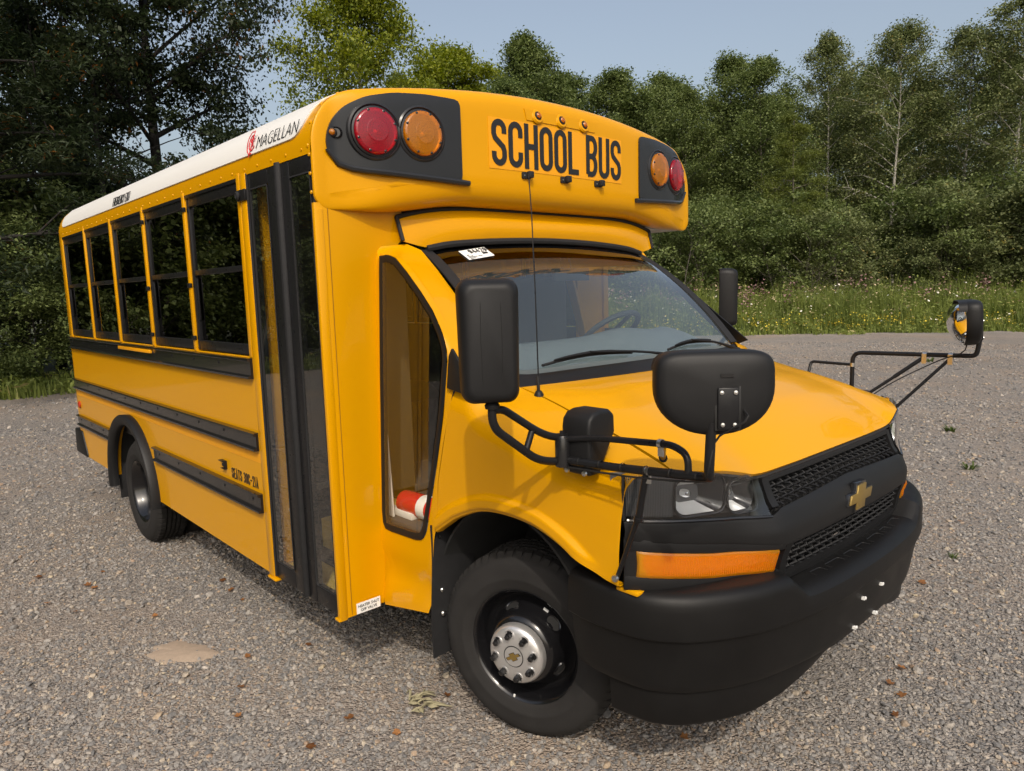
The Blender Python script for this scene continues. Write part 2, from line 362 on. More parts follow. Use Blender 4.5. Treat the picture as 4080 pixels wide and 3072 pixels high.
pts = np.concatenate([band(1.0,4.2,5200,.0078,.025), band(4.2,7,2300,.0092,.027), band(7,12,750,.0125,.032), band(12,22,150,.016,.036)])
inside = (pts[:,0] > -13.2) & (pts[:,1] < 12.4+(pts[:,0]+19.5)*.745) & (pts[:,0] > -13.2-(pts[:,1])*.5+0)
# stones thin out where dust and the sand patch lie
nz = np.sin(pts[:,0]*2.1+np.sin(pts[:,1]*1.7)*1.5)*np.sin(pts[:,1]*1.9+pts[:,0]*.6)+.6*np.sin(pts[:,0]*5.3-pts[:,1]*4.1)
keep = rng.random(len(pts)) < np.clip(.86-.34*np.maximum(0, nz), .3, 1)
e = ((pts[:,0]+1.65)*.85+(pts[:,1]+1.6)*.53)**2/.034+(-(pts[:,0]+1.65)*.53+(pts[:,1]+1.6)*.85)**2/.009
keep &= (e > 1.0+rng.uniform(-.3,.3,len(pts))) | (rng.random(len(pts)) < .16)
pts = pts[inside & keep]
me = bpy.data.meshes.new('gravel_stones'); co = pts.copy(); co[:,2] = pts[:,2]*.22
me.from_pydata(co.tolist(), [], [])
at = me.attributes.new('size', 'FLOAT', 'POINT'); at.data.foreach_set('value', pts[:,2].astype(np.float32))
rot = np.stack([rng.normal(0,.35,len(pts)), rng.normal(0,.35,len(pts)), rng.uniform(0,6.283,len(pts))], 1).astype(np.float32)
at = me.attributes.new('turn', 'FLOAT_VECTOR', 'POINT'); at.data.foreach_set('vector', rot.ravel())
gs = link('gravel_stones', me, smooth=False); tag(gs, 'loose crushed grey and tan gravel covering the lot', 'gravel', kind='stuff')
ng = bpy.data.node_groups.new('scatter_stones', 'GeometryNodeTree')
ng.interface.new_socket('Geometry', in_out='INPUT', socket_type='NodeSocketGeometry'); ng.interface.new_socket('Geometry', in_out='OUTPUT', socket_type='NodeSocketGeometry')
gi = ng.nodes.new('NodeGroupInput'); go = ng.nodes.new('NodeGroupOutput'); ip = ng.nodes.new('GeometryNodeInstanceOnPoints')
ci = ng.nodes.new('GeometryNodeCollectionInfo'); ci.inputs[0].default_value = protos; ci.inputs['Separate Children'].default_value = True; ci.inputs['Reset Children'].default_value = True
na = ng.nodes.new('GeometryNodeInputNamedAttribute'); na.data_type = 'FLOAT'; na.inputs[0].default_value = 'size'
nb_ = ng.nodes.new('GeometryNodeInputNamedAttribute'); nb_.data_type = 'FLOAT_VECTOR'; nb_.inputs[0].default_value = 'turn'
ip.inputs['Pick Instance'].default_value = True
L_ = ng.links.new
L_(gi.outputs[0], ip.inputs['Points']); L_(ci.outputs[0], ip.inputs['Instance']); L_(nb_.outputs[0], ip.inputs['Rotation']); L_(na.outputs[0], ip.inputs['Scale']); L_(ip.outputs[0], go.inputs[0])
md = gs.modifiers.new('scatter', 'NODES'); md.node_group = ng

# bare sand patch
mb = MB(); ring = []
rnd = random.Random(5)
for k in range(40):
    a = 2*PI*k/40; q = 1+.12*math.sin(3*a+1)+.08*math.sin(7*a)+rnd.uniform(-.05,.05)
    x, y = .19*q*math.cos(a), .105*q*math.sin(a); ring.append((-1.65+.85*x-.53*y, -1.6+.53*x+.85*y))
c0 = (-1.65,-1.6,.010)
vs = [c0]+[(-1.65+(x+1.65)*.7, -1.6+(y+1.6)*.7, .009) for x,y in ring]+[(x,y,-.002) for x,y in ring]
fs = [(0,1+i,1+(i+1)%40) for i in range(40)]+[(1+i,41+i,41+(i+1)%40,1+(i+1)%40) for i in range(40)]
tag(mb.add(vs, fs).build('sand_patch', 'sand', recalc=False), 'bare tan sand patch in the gravel beside the bus', 'sand', kind='stuff')

# ------------------------------------------------------------------ trees
def leaf_mesh(name, P, size, m, rs, up=.5, asp=.62, tint=None, droop=0.):
    n = len(P); N = rs.normal(size=(n,3)); N[:,2] = np.abs(N[:,2])+up; N /= np.linalg.norm(N,axis=1,keepdims=True)
    T = rs.normal(size=(n,3)); T[:,2] -= droop; T -= N*(T*N).sum(1,keepdims=True); T /= np.linalg.norm(T,axis=1,keepdims=True)
    B = np.cross(N,T); s = (size*rs.uniform(.6,1.35,n))[:,None]
    V = np.empty((n,4,3)); V[:,0] = P-T*s*.5; V[:,1] = P+B*s*.5*asp+N*s*.1-T*s*.08; V[:,2] = P+T*s*.5; V[:,3] = P-B*s*.5*asp+N*s*.1-T*s*.08
    me = bpy.data.meshes.new(name); me.vertices.add(n*4); me.vertices.foreach_set('co', V.astype(np.float32).ravel())
    me.loops.add(n*4); me.loops.foreach_set('vertex_index', np.arange(n*4, dtype=np.int32))
    me.polygons.add(n); me.polygons.foreach_set('loop_start', np.arange(0,n*4,4,dtype=np.int32)); me.polygons.foreach_set('loop_total', np.full(n,4,dtype=np.int32))
    a = me.attributes.new('tint','FLOAT','FACE'); t = rs.random(n) if tint is None else np.clip(tint+rs.normal(0,.18,n),0,1)
    a.data.foreach_set('value', t.astype(np.float32)); me.update(); me.validate(); me.materials.append(MATS[m]); return me
def gen_tree(seed, H, R, base, nl, nsub, nleaf, ls, m, bark, tr, shape, up=.5, spread=.2, droop=0., flat=.6, asp=.62, lean=.3, stems=1, side=.32, fill=0):
    rs = np.random.default_rng(seed); mb = MB(); clumps = []; wts = []
    for st in range(stems):
        off = np.array([0,0,0.]) if stems == 1 else np.array([*rs.normal(0,R*.22,2),0])
        wob = rs.normal(0, lean*.3, (5,2)).cumsum(0); wob[0] = 0
        trk = [off+np.array([wob[i][0]+(off[0]*.8*i/4), wob[i][1]+(off[1]*.8*i/4), H*.97*i/4]) for i in range(5)]
        trk = spline(trk, 9); mb.tube(trk, [tr*(1-.93*(i/8)**.8)*(1.25 if i == 0 else 1) for i in range(9)], 7)
        for i in range(nl):
            t = (i+rs.random())/nl; h = base*H+(H*.96-base*H)*t; q = h/(H*.97)*8; k = min(int(q),7); p = trk[k]+(trk[k+1]-trk[k])*(q-k)
            az = i*2.4+rs.normal(0,.5); L = R*shape(t)*rs.uniform(.75,1.12); e = up*(.4+t*.9)
            d = np.array([math.cos(az)*math.cos(e), math.sin(az)*math.cos(e), math.sin(e)])
            pp = [p, p+d*L*.4+[0,0,.03*L], p+d*L*.75+[0,0,.04*L-droop*L*.2], p+d*L+[0,0,-droop*L*.5]]
            lim = spline(pp, 6); r0 = max(.012, tr*.34*(1-t*.75)); mb.tube(lim, [r0*(1-.85*j/5) for j in range(6)], 5, cap=False)
            for j in range(nsub):
                u = rs.uniform(.3,1); q = u*5; k2 = min(int(q),4); s0 = lim[k2]+(lim[k2+1]-lim[k2])*(q-k2)
                dd = d*rs.uniform(.2,.9)+rs.normal(0,.55,3); dd[2] = dd[2]*.5+.15-droop*.4; sl_ = L*side*rs.uniform(.5,1.2)
                s1 = s0+dd/np.linalg.norm(dd)*sl_
                mb.tube([s0,(s0+s1)/2+[0,0,.04*sl_],s1], [r0*.35,r0*.25,.006], 4, cap=False)
                clumps += [s1, (s0+s1*2)/3]; wts += [1, .6]
            clumps.append(lim[-1]); wts.append(1)
        clumps.append(trk[-1]); wts.append(1.5)
    C = np.array(clumps); W = np.array(wts); idx = rs.choice(len(C), nleaf, p=W/W.sum())
    ctint = rs.random(len(C))
    bl = rs.normal(0,1,(nleaf,3)); bl *= (1.9*rs.random(nleaf)**.62/np.linalg.norm(bl,axis=1))[:,None]; bl *= rs.uniform(.55,1.35,(len(C),3))[idx]
    P = C[idx]+bl*np.array([1,1,flat])*R*spread*rs.uniform(.5,1.,(len(C)))[idx][:,None]
    if fill:     # loose foliage through the crown's volume, broken up by gaps
        nf = int(nleaf*fill); t = rs.random(nf*3)**.8; az = rs.uniform(0,6.283,nf*3); pa, pb = rs.uniform(0,6.283,2); rr = R*np.array([shape(x) for x in t])*rs.random(nf*3)**.45*rs.uniform(.8,1.05,nf*3)*(1+.26*np.sin(2*az+pa+7*t)+.2*np.sin(3*az+pb-9*t))
        Q = np.stack([rr*np.cos(az), rr*np.sin(az), base*H+(H*.99-base*H)*t+rs.normal(0,.25,nf*3)],1); ph = rs.uniform(0,6.283,9); k = 2.6/max(R*.5,.5)
        nzv = np.sin(Q[:,0]*k*1.7+ph[0])*np.sin(Q[:,1]*k*1.6+ph[1])+np.sin(Q[:,2]*k*1.5+ph[2]+Q[:,0]*k*.8)*.8+.6*np.sin(Q[:,1]*k*3.1+Q[:,2]*k*2.7+ph[3])+rs.normal(0,.35,nf*3)
        Q = Q[np.argsort(-nzv)[:nf]]; P[:nf] = Q
    P[:,2] = np.maximum(P[:,2], .15)
    tm = bpy.data.meshes.new('trunk'); tm.from_pydata(mb.v, [], mb.f); tm.materials.append(MATS[bark]); tm.polygons.foreach_set('use_smooth', np.ones(len(tm.polygons),dtype=bool))
    cm = leaf_mesh('crown', P, ls, m, rs, asp=asp, tint=.12+.66*ctint[idx], droop=droop)
    return tm, cm
def plant_tree(meshes, name, x, y, s, rot, label, cat='tree', group=None, sz=None):
    r = bpy.data.objects.new(name, None); COL.objects.link(r); r.location = (x,y,0); r.rotation_euler = (0,0,rot); r.scale = (s,s,sz or s)
    for nm, me in zip(('trunk','crown'), meshes):
        o = bpy.data.objects.new(nm, me); COL.objects.link(o); o.parent = r
    tag(r, label, cat, group); return r
egg = lambda t: (.55+.9*t-1.35*t*t)*1.15 if t < .99 else .1
col_ = lambda t: .55+.55*math.sin(min(1,t*1.1)*PI)*.9 if t < .8 else max(.22, .72*math.sqrt(max(0,1-t)/.2))
cone = lambda t: max(.08, 1-t*.93)
ball = lambda t: math.sqrt(max(.05, 1-(2*t-1)**2))
G = gen_tree
maple_dark = G(11, 13, 4.8, .10, 32, 11, 80000, .12, 'leaf_shaded', 'bark_dark', .30, egg, up=.45, spread=.13, side=.36)
maple_thin = G(12, 11, 2.6, .12, 20, 5, 30000, .11, 'leaf_shaded', 'bark_dark', .11, col_, up=.6, spread=.14)
pine_dark = G(13, 11, 4.4, .15, 26, 7, 56000, .13, 'leaf_shaded', 'bark_dark', .22, cone, up=.12, spread=.10, asp=.22, flat=.35)
maple_bright = G(14, 13.2, 4.7, .10, 30, 11, 70000, .14, 'leaf_bright', 'bark_grey', .2, egg, up=.5, spread=.12, fill=.35)
maple_mid = [G(15+i, 13.6, 4.3, .06, 30, 10, 62000, .14, 'leaf_mid', 'bark_grey', .2, egg, up=.5, spread=.13, fill=.45) for i in range(2)]
birch = [G(20+i, 14.0, 2.6+.3*i, .16, 34, 9, 42000, .11, 'leaf_birch', 'bark_birch', .14, col_, up=.75, spread=.16, droop=.25, fill=.35) for i in range(3)]
poplar = [G(25+i, 13.4, 3.0, .06, 34, 9, 50000, .12, 'leaf_mid', 'bark_grey', .12, col_, up=.8, spread=.16, fill=.4) for i in range(2)]
pine_light = G(30, 9.4, 3.1, .08, 34, 10, 40000, .12, 'leaf_pine', 'bark_grey', .12, cone, up=.2, spread=.12, asp=.2, flat=.5)
shrub = [G(33+i, 3.2, 1.7, .08, 9, 5, 16000, .095, ('leaf_mid','leaf_birch','leaf_mid')[i], 'bark_grey', .035, ball, up=.8, spread=.2, stems=4) for i in range(3)]
shrub_near = G(37, 2.9, 1.6, .05, 10, 6, 24000, .07, 'leaf_mid', 'bark_dark', .03, ball, up=.7, spread=.19, stems=4)
bare_shrub = G(38, 2.4, 1.1, .1, 8, 7, 500, .08, 'leaf_birch', 'bark_grey', .03, ball, up=.7, spread=.2, stems=5)
T = plant_tree
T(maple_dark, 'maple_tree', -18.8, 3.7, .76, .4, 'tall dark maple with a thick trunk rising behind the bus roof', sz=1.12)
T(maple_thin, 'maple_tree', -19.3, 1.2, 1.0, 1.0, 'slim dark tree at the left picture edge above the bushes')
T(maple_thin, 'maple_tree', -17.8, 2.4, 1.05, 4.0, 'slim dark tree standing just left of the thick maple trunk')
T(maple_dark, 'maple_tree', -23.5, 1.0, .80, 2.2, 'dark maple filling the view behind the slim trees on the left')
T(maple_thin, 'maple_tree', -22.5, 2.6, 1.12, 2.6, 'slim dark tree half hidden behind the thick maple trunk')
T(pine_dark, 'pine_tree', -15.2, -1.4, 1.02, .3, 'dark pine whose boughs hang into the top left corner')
T(maple_bright, 'maple_tree', -21.2, 11.7, .78, .9, 'bright green maple towering over the front of the bus roof', sz=1.03)
T(maple_bright, 'maple_tree', -25.2, 18.6, .98, 3.5, 'smaller bright green maple right of the towering one')
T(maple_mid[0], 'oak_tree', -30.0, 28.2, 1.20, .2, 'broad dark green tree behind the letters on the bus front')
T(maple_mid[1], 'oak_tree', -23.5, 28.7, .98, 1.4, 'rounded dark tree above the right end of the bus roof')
T(poplar[0], 'poplar_tree', -21.0, 31.2, .90, 2.0, 'narrow pointed tree standing in the dip of the treeline')
T(poplar[1], 'poplar_tree', -20.2, 34.4, 1.04, .6, 'leafy poplar right of the dip in the treeline')
T(poplar[0], 'poplar_tree', -17.6, 33.5, .98, 4.1, 'tall poplar above the yellow green pine')
T(birch[0], 'birch_tree', -15.9, 37.2, 1.04, 1.0, 'high airy birch crown right of the poplars')
T(birch[1], 'birch_tree', -12.0, 36.6, 1.0, 2.2, 'birch with a long white trunk showing down to the meadow')
T(birch[2], 'birch_tree', -9.4, 38.0, .95, .3, 'dense birch between the white trunk and the right picture edge')
T(birch[0], 'birch_tree', -6.9, 36.4, 1.0, 3.3, 'birch cut by the right picture edge')
T(pine_light, 'pine_tree', -13.9, 29.5, 1.0, .5, 'yellow green pine in front of the treeline')
BK = 'dark green tree filling the wood behind the front row'; BG = 'trees deep in the wood'
for i, (x, y, s) in enumerate([(-18.3,44,1.0),(-14.2,46,1.0),(-28.6,38.4,1.05),(-10.0,47,1.05),(-34,36,1.2),(-24,41,1.0),(-4,45,1.05),(1,44,1.1),(-37,24,1.1),(-20.5,39,.95),(-26,33,.9),(-27.5,24.5,.95),(-32,31,1.15),(-24.5,34.5,1.05),(-15.5,42,1.0)]):
    T(maple_mid[i%2], 'woodland_tree', x, y, s, i*1.3, BK, 'tree', BG)
for i, (x, y, s) in enumerate([(-34,1,.8),(-31,-6,1.0)]):
    T(maple_mid[i%2], 'woodland_tree', x, y, s, i*2.1+.4, BK, 'tree', BG)
SL = ['dark bushy thicket right of the bus windscreen','leafy shrub at the foot of the poplars','low spreading bush under the yellow green pine','small pale shrub between the pine and the white birch trunk',
 'young leafy sapling clump beside the white birch trunk','broad shrub right of the white birch trunk','tall shrub near the right picture edge','shrub cut off by the right picture edge','dark thicket just above the bus hood mirror']
for i, (x, y, s, k) in enumerate([(-16.3,24.4,1.35,2),(-15.2,27.2,1.45,0),(-13.4,27.8,1.15,0),(-11.9,29.4,1.2,1),(-8.7,31.0,.95,1),(-7.7,32.9,1.3,0),(-6.9,33.0,1.45,1),(-5.2,33.6,1.5,1),(-18.2,23.2,1.2,2)]):
    T(shrub[k], 'shrub', x, y, s, i*1.7, SL[i], 'shrub')
for i, (x, y, s) in enumerate([(-14.6,31.5,1.5),(-9,36,1.6),(-20,29,1.5),(-13.8,34.2,1.4),(-5.5,37,1.6),(-17.5,31,1.5),(-23,25.5,1.4),(-2.5,37,1.6)]):
    T(shrub[2], 'shrub', x, y, s, i*2.3, 'dark undergrowth bush inside the shaded wood edge', 'shrub', 'undergrowth of the wood edge')
T(bare_shrub, 'shrub', -12.3, 27.4, 1.0, .5, 'bare grey twiggy bush standing in the meadow edge', 'shrub')
NL = ['leafy bush at the left picture edge behind the lot','rounded bush touching the rear corner of the bus','taller bush at the far left below the pine boughs','bush peeking out behind the rear bus corner']
for i, (x, y, s) in enumerate([(-15.9,-.4,1.0),(-15.2,.9,.86),(-15.4,-1.9,1.15),(-17.0,2.4,1.0)]):
    T(shrub_near, 'shrub', x, y, s, i*1.9, NL[i], 'shrub')
for i, (x, y, s) in enumerate([(-17.8,.2,1.2),(-18.2,-1.8,1.3),(-18.8,3.0,1.2),(-20.5,5.6,1.2),(-21.5,8.5,1.2),(-17.5,-4.2,1.3)]):
    T(shrub[2], 'shrub', x, y, s, i*2.3+1, 'dark undergrowth bush behind the near bushes on the left', 'shrub', 'undergrowth left of the bus')
for i, (x, y, s) in enumerate([(-17,-5.5,1.0),(-18.5,-8,1.1),(-16.5,-10.5,1.0),(-20,-12,1.15),(-16,-14,1.05),(-19,-17,1.1),(-14.5,-18,1.0),(-12,-21.5,1.1),(-22,-7.5,1.2),(-6,-26,1.1),(0,-28,1.05),(8,-31,1.1),(-22.5,-15,1.2)]):
    T(maple_mid[i%2], 'woodland_tree', x, y, s, i*.9, 'tree along the lot edge seen mirrored in the side windows', 'tree', 'trees mirrored in the bus glass')
for i, (x, y, s) in enumerate([(-15.6,-6.5,1.25),(-15.2,-9,1.3),(-15.4,-12,1.3),(-15,-15,1.3),(-16,-4.6,1.2)]):
    T(shrub[2], 'shrub', x, y, s, i*1.1, 'bush along the lot edge seen mirrored in the side windows', 'shrub', 'bushes mirrored in the bus glass')

# ------------------------------------------------------------------ meadow of tall weeds along the lot
rs = np.random.default_rng(41)
def edge_pt(t, d):
    E = np.array(EDGE[:4]); seg = np.linalg.norm(np.diff(E,axis=0),axis=1); cum = np.concatenate([[0],np.cumsum(seg)]); s = t*cum[-1]
    x = np.interp(s,cum,E[:,0]); y = np.interp(s,cum,E[:,1]); return np.stack([x-.59*d, y+.81*d],1)
n = 6500; tt = rs.random(n); dd = rs.uniform(0,9,n); dd = np.where(dd < 1.2, dd-.7*rs.random(n)**2*(1+np.sin(tt*90)), dd); base = edge_pt(tt,dd)
nl_ = 260; lx = rs.uniform(-15.6,-13.6,nl_); left = np.stack([lx, rs.uniform(-9,3.2,nl_)],1); left[:,0] -= np.maximum(0,left[:,1])*.45
base = np.concatenate([base,left]); pt = .62+.42*(np.sin(tt*61+1)*np.sin(dd*1.3+tt*23)+np.sin(tt*143+2)*.5+1)*.62
hh = np.concatenate([np.clip(.25+dd*.5,.2,1.5)*rs.uniform(.6,1.2,n)*pt, rs.uniform(.12,.4,nl_)])
nb = 20; n2 = len(base)
P0 = np.repeat(base,nb,axis=0)+rs.normal(0,.13,(n2*nb,2)); h = np.repeat(hh,nb)*rs.uniform(.5,1.1,n2*nb)
az = rs.uniform(0,6.283,n2*nb); ln = h*rs.uniform(.05,.35,n2*nb); wd = rs.uniform(.012,.028,n2*nb)
V = np.zeros((n2*nb,3,3)); V[:,0,:2] = P0; V[:,0,0] -= wd*np.sin(az); V[:,0,1] += wd*np.cos(az); V[:,1,:2] = P0; V[:,1,0] += wd*np.sin(az); V[:,1,1] -= wd*np.cos(az)
V[:,2,0] = P0[:,0]+ln*np.cos(az+.4); V[:,2,1] = P0[:,1]+ln*np.sin(az+.4); V[:,2,2] = h
def tri_mesh(name, V, m, tint=None):
    k = len(V); s = V.shape[1]; me = bpy.data.meshes.new(name); me.vertices.add(k*s); me.vertices.foreach_set('co', V.astype(np.float32).ravel())
    me.loops.add(k*s); me.loops.foreach_set('vertex_index', np.arange(k*s,dtype=np.int32)); me.polygons.add(k)
    me.polygons.foreach_set('loop_start', np.arange(0,k*s,s,dtype=np.int32)); me.polygons.foreach_set('loop_total', np.full(k,s,dtype=np.int32))
    if tint is not None:
        a = me.attributes.new('tint','FLOAT','FACE'); a.data.foreach_set('value', tint.astype(np.float32))
    me.update(); me.validate(); me.materials.append(MATS[m]); return me
ct = np.repeat(rs.random(n2)*.7+.15,nb)+rs.normal(0,.1,n2*nb)
mo = bpy.data.objects.new('meadow_grass', tri_mesh('meadow_grass', V, 'leaf_meadow', np.clip(ct,0,1))); COL.objects.link(mo)
tag(mo, 'tall green grass and weeds along the far edge of the gravel lot', 'grass', kind='stuff')
NW = 60000; q = rs.integers(0,n2,NW); P = np.concatenate([base[q]+rs.normal(0,.16,(NW,2)), (hh[q]*rs.uniform(.15,1.0,NW))[:,None]],1)
wo_ = bpy.data.objects.new('meadow_weeds', leaf_mesh('meadow_weeds', P, .14, 'leaf_meadow', rs, asp=.35, tint=np.clip(ct[::nb][q]*1.1,0,.93))); COL.objects.link(wo_)
tag(wo_, 'leafy weeds mixed into the meadow along the lot', 'weeds', kind='stuff')
def flowers(name, m, label, k, d0, d1, f0, f1, s, puff, per):
    t = rs.random(k); d = rs.uniform(d0,d1,k); b = edge_pt(t,d); z = np.clip(.25+d*.5,.2,1.5)*rs.uniform(f0,f1,k)
    c = np.repeat(np.concatenate([b,z[:,None]],1),per,axis=0)+rs.normal(0,puff,(k*per,3))
    o = bpy.data.objects.new(name, leaf_mesh(name, c, s, m, rs, up=1.2, asp=1.)); COL.objects.link(o); tag(o, label, 'flowers', kind='stuff')
flowers('white_flowers','petal_white','white wildflower heads dotted through the meadow',240,.2,5,.6,1.05,.075,.035,2)
flowers('yellow_flowers','petal_yellow','low yellow flowers along the edge of the gravel',900,0,.7,.7,1.15,.05,.07,3)
flowers('mauve_flowers','petal_mauve','dusty mauve plumes at the back of the meadow',120,2.0,7,.75,1.12,.085,.14,26)
flowers('tan_seedheads','petal_tan','pale tan seed heads over the meadow',520,.8,5,.6,1.05,.06,.08,5)

# ------------------------------------------------------------------ small things on the gravel
LEAVES = [(-2.79,-1.96),(-2.38,-1.12),(-2.2,-1.14),(-2.01,-1.15),(-2.16,-1.57),(-1.25,-1.13),(-1.36,-1.39),(-.56,-1.3),(-.34,-1.22),(-.5,-1.5),(-1.11,-1.52),(-2.92,-1.73),(-2.84,-1.71),(-3.3,-1.92),(-3.09,-1.61),
 (-2.54,-1.87),(-.9,-1.62),(-.41,-.92),(.93,.4),(.86,.46),(.85,.62),(.96,.24),(.46,-.46),(.6,1.66),(.07,3.99),(-.19,7.22),(.43,2.95)]
lr = random.Random(17); leaf_protos = []
for k in range(4):
    out = []
    for i in range(14):
        a = 2*PI*i/14; rr = .5*(1+.28*math.cos(5*a)+lr.uniform(-.1,.1))*(1 if i else .7)
        out.append((rr*math.cos(a)*1.15, rr*math.sin(a)))
    cur = lr.uniform(.25,.7)
    vs = [(0,0,.05)]+[(x*.5,y*.5,.05+cur*.15*(x*x)+lr.uniform(0,.05)) for x,y in out]+[(x,y,.04+cur*(x*x*.6+y*y*.3)+lr.uniform(-.03,.08)) for x,y in out]
    n_ = 14; fs = [(0,1+i,1+(i+1)%n_) for i in range(n_)]+[(1+i,1+n_+i,1+n_+(i+1)%n_,1+(i+1)%n_) for i in range(n_)]
    me = bpy.data.meshes.new('fallen_leaf'); me.from_pydata(vs, [], fs); me.materials.append(MATS['dry_leaf'])
    a = me.attributes.new('tint','FLOAT','FACE'); a.data.foreach_set('value', np.clip(np.full(len(fs), lr.random())+np.random.default_rng(k).normal(0,.08,len(fs)),0,1).astype(np.float32)); leaf_protos.append(me)
for i, (x, y) in enumerate(LEAVES):
    o = bpy.data.objects.new('fallen_leaf', leaf_protos[i%4]); COL.objects.link(o); o.location = (x,y,.012)
    o.rotation_euler = (lr.uniform(-.3,.3), lr.uniform(-.3,.3), lr.uniform(0,6.3)); s_ = lr.uniform(.022,.038); o.scale = (s_,s_,s_)
    tag(o, 'small dry orange brown leaf lying on the gravel', 'leaf', 'fallen leaves on the gravel')
mb = MB()
for i in range(12):
    a = .5+lr.uniform(-.5,.5); L = lr.uniform(.04,.12); x0, y0 = -.47+lr.uniform(-.04,.06), -1.05+lr.uniform(-.03,.03)
    if i % 4 == 0: a += 1.6
    mb.tube(spline([(x0,y0,.012),(x0+L*.5*math.cos(a),y0+L*.5*math.sin(a),.02+lr.uniform(0,.025)),(x0+L*math.cos(a+.4),y0+L*math.sin(a+.4),.014)],6), [.0045,.005,.005,.0045,.004,.002], 5)
for i in range(7):
    x0, y0 = -.45+lr.uniform(-.07,.09), -1.05+lr.uniform(-.05,.05); a = lr.uniform(0,6)
    u = Vector((math.cos(a),math.sin(a),lr.uniform(-.1,.3)))*.024; v = Vector((-math.sin(a),math.cos(a),lr.uniform(0,.3)))*.013; c = Vector((x0,y0,.024))
    mb.add([c-u,c-u*.2+v,c+u,c-u*.2-v,c+Vector((0,0,.008))], [(0,1,4),(1,2,4),(2,3,4),(3,0,4)])
tag(mb.build('dried_weed','dry_weed'), 'dried pale weed stalks lying on the gravel near the front tyre', 'weed')
for i, (x, y, s_) in enumerate([(.05,4.6,.12),(-.6,6.3,.14),(.6,2.2,.05),(-3.1,13.6,.2),(-1.5,15,.2)]):
    mb = MB()
    for k in range(16):
        a = lr.uniform(0,6.3); L = s_*lr.uniform(.4,1); c = Vector((x+lr.uniform(-.3,.3)*s_,y+lr.uniform(-.3,.3)*s_,0)); d = Vector((math.cos(a),math.sin(a),0)); wv = Vector((-d.y,d.x,0))*.07*s_
        mb.add([c-wv,c+wv,c+d*L*.6+Vector((0,0,L*.55))+wv*.8,c+d*L*.6+Vector((0,0,L*.55))-wv*.8,c+d*L+Vector((0,0,L*.5))], [(0,1,2,3),(3,2,4)])
    o = mb.build('weed_tuft','leaf_meadow',recalc=False); tag(o, 'tiny green weed tuft growing through the gravel', 'weed', 'weed tufts in the gravel')
# ================================================================== the school bus (x forward, y to its left, z up; front axle at x = 0)
bus = bpy.data.objects.new('school_bus', None); COL.objects.link(bus)
tag(bus, 'yellow short school bus with white roof and black rub rails parked on gravel', 'school bus')
S = 1.25
XR, XF = -5.24, -.67            # rear wall, front bulkhead
def part(name, parent=None):
    o = bpy.data.objects.new(name, None); COL.objects.link(o); o.parent = parent or bus; return o
def box(name, lo, hi, m, parent=None, bev=.004): return MB().box(lo, hi).build(name, m, parent or bus, bev=bev)

# ---- roof section: y,z from the right eave over the crown to the left eave
RC, RZ = .23, 2.275
def roof_half(n=14):
    p = [(-S, 2.245)]
    for k in range(n+1):
        a = math.radians(80*k/n); p.append((-S+RC-RC*math.cos(a), RZ+RC*math.sin(a)))
    y0, z0 = p[-1]; a_ = math.tan(math.radians(10))/(2*abs(y0)); zp = z0+a_*y0*y0
    for k in range(1, 11):
        y = y0*(1-k/10); p.append((y, zp-a_*y*y))
    return p
RH = roof_half(); ROOF = RH+[(-y,z) for y,z in RH[-2::-1]]
def roof_z(y): return interp(y, [p[0] for p in ROOF[1:-1]], [p[1] for p in ROOF[1:-1]]) if abs(y) < S-.001 else 2.27
xs = [XR+.10, -4.5, -3.6, -2.7, -1.8, -.9, XF-.005]
MB().sheet([[(x, y, z) for (y, z) in ROOF] for x in xs], .02, (0,0,1)).build('roof', 'yellow_paint', bus, sharp=60)
# white roof panel, 3 mm proud, rounded corners (arc length along the section)
arc = [0]
for a, b in zip(ROOF[:-1], ROOF[1:]): arc.append(arc[-1]+math.hypot(b[0]-a[0], b[1]-a[1]))
def roof_at(s):
    y = interp(s, arc, [p[0] for p in ROOF]); z = interp(s, arc, [p[1] for p in ROOF])
    e = .01; y1, z1 = interp(s+e, arc, [p[0] for p in ROOF]), interp(s+e, arc, [p[1] for p in ROOF]); y0, z0 = interp(s-e, arc, [p[0] for p in ROOF]), interp(s-e, arc, [p[1] for p in ROOF])
    L = math.hypot(y1-y0, z1-z0) or 1; return y, z, -(z1-z0)/L, (y1-y0)/L
s0 = .076; s1 = arc[-1]-s0; R_ = .10; rows = []
svals = [s0+R_*(1-math.cos(PI/2*k/5)) for k in range(6)]+list(np.linspace(s0+R_, s1-R_, 34)[1:-1])+[s1-R_+R_*math.sin(PI/2*k/5) for k in range(6)]
for s_ in svals:
    dd_ = min(s_-s0, s1-s_); ins = R_-math.sqrt(max(0, R_*R_-(R_-min(dd_, R_))**2)); y, z, ny, nz_ = roof_at(s_)
    xa, xb = -5.06+ins, -.735-ins; rows.append([(xa+(xb-xa)*k/8, y+ny*.006, z+nz_*.006) for k in range(9)])
MB().sheet(rows, .009, (0,0,1)).build('roof_panel', 'white_roof', bus, sharp=60)

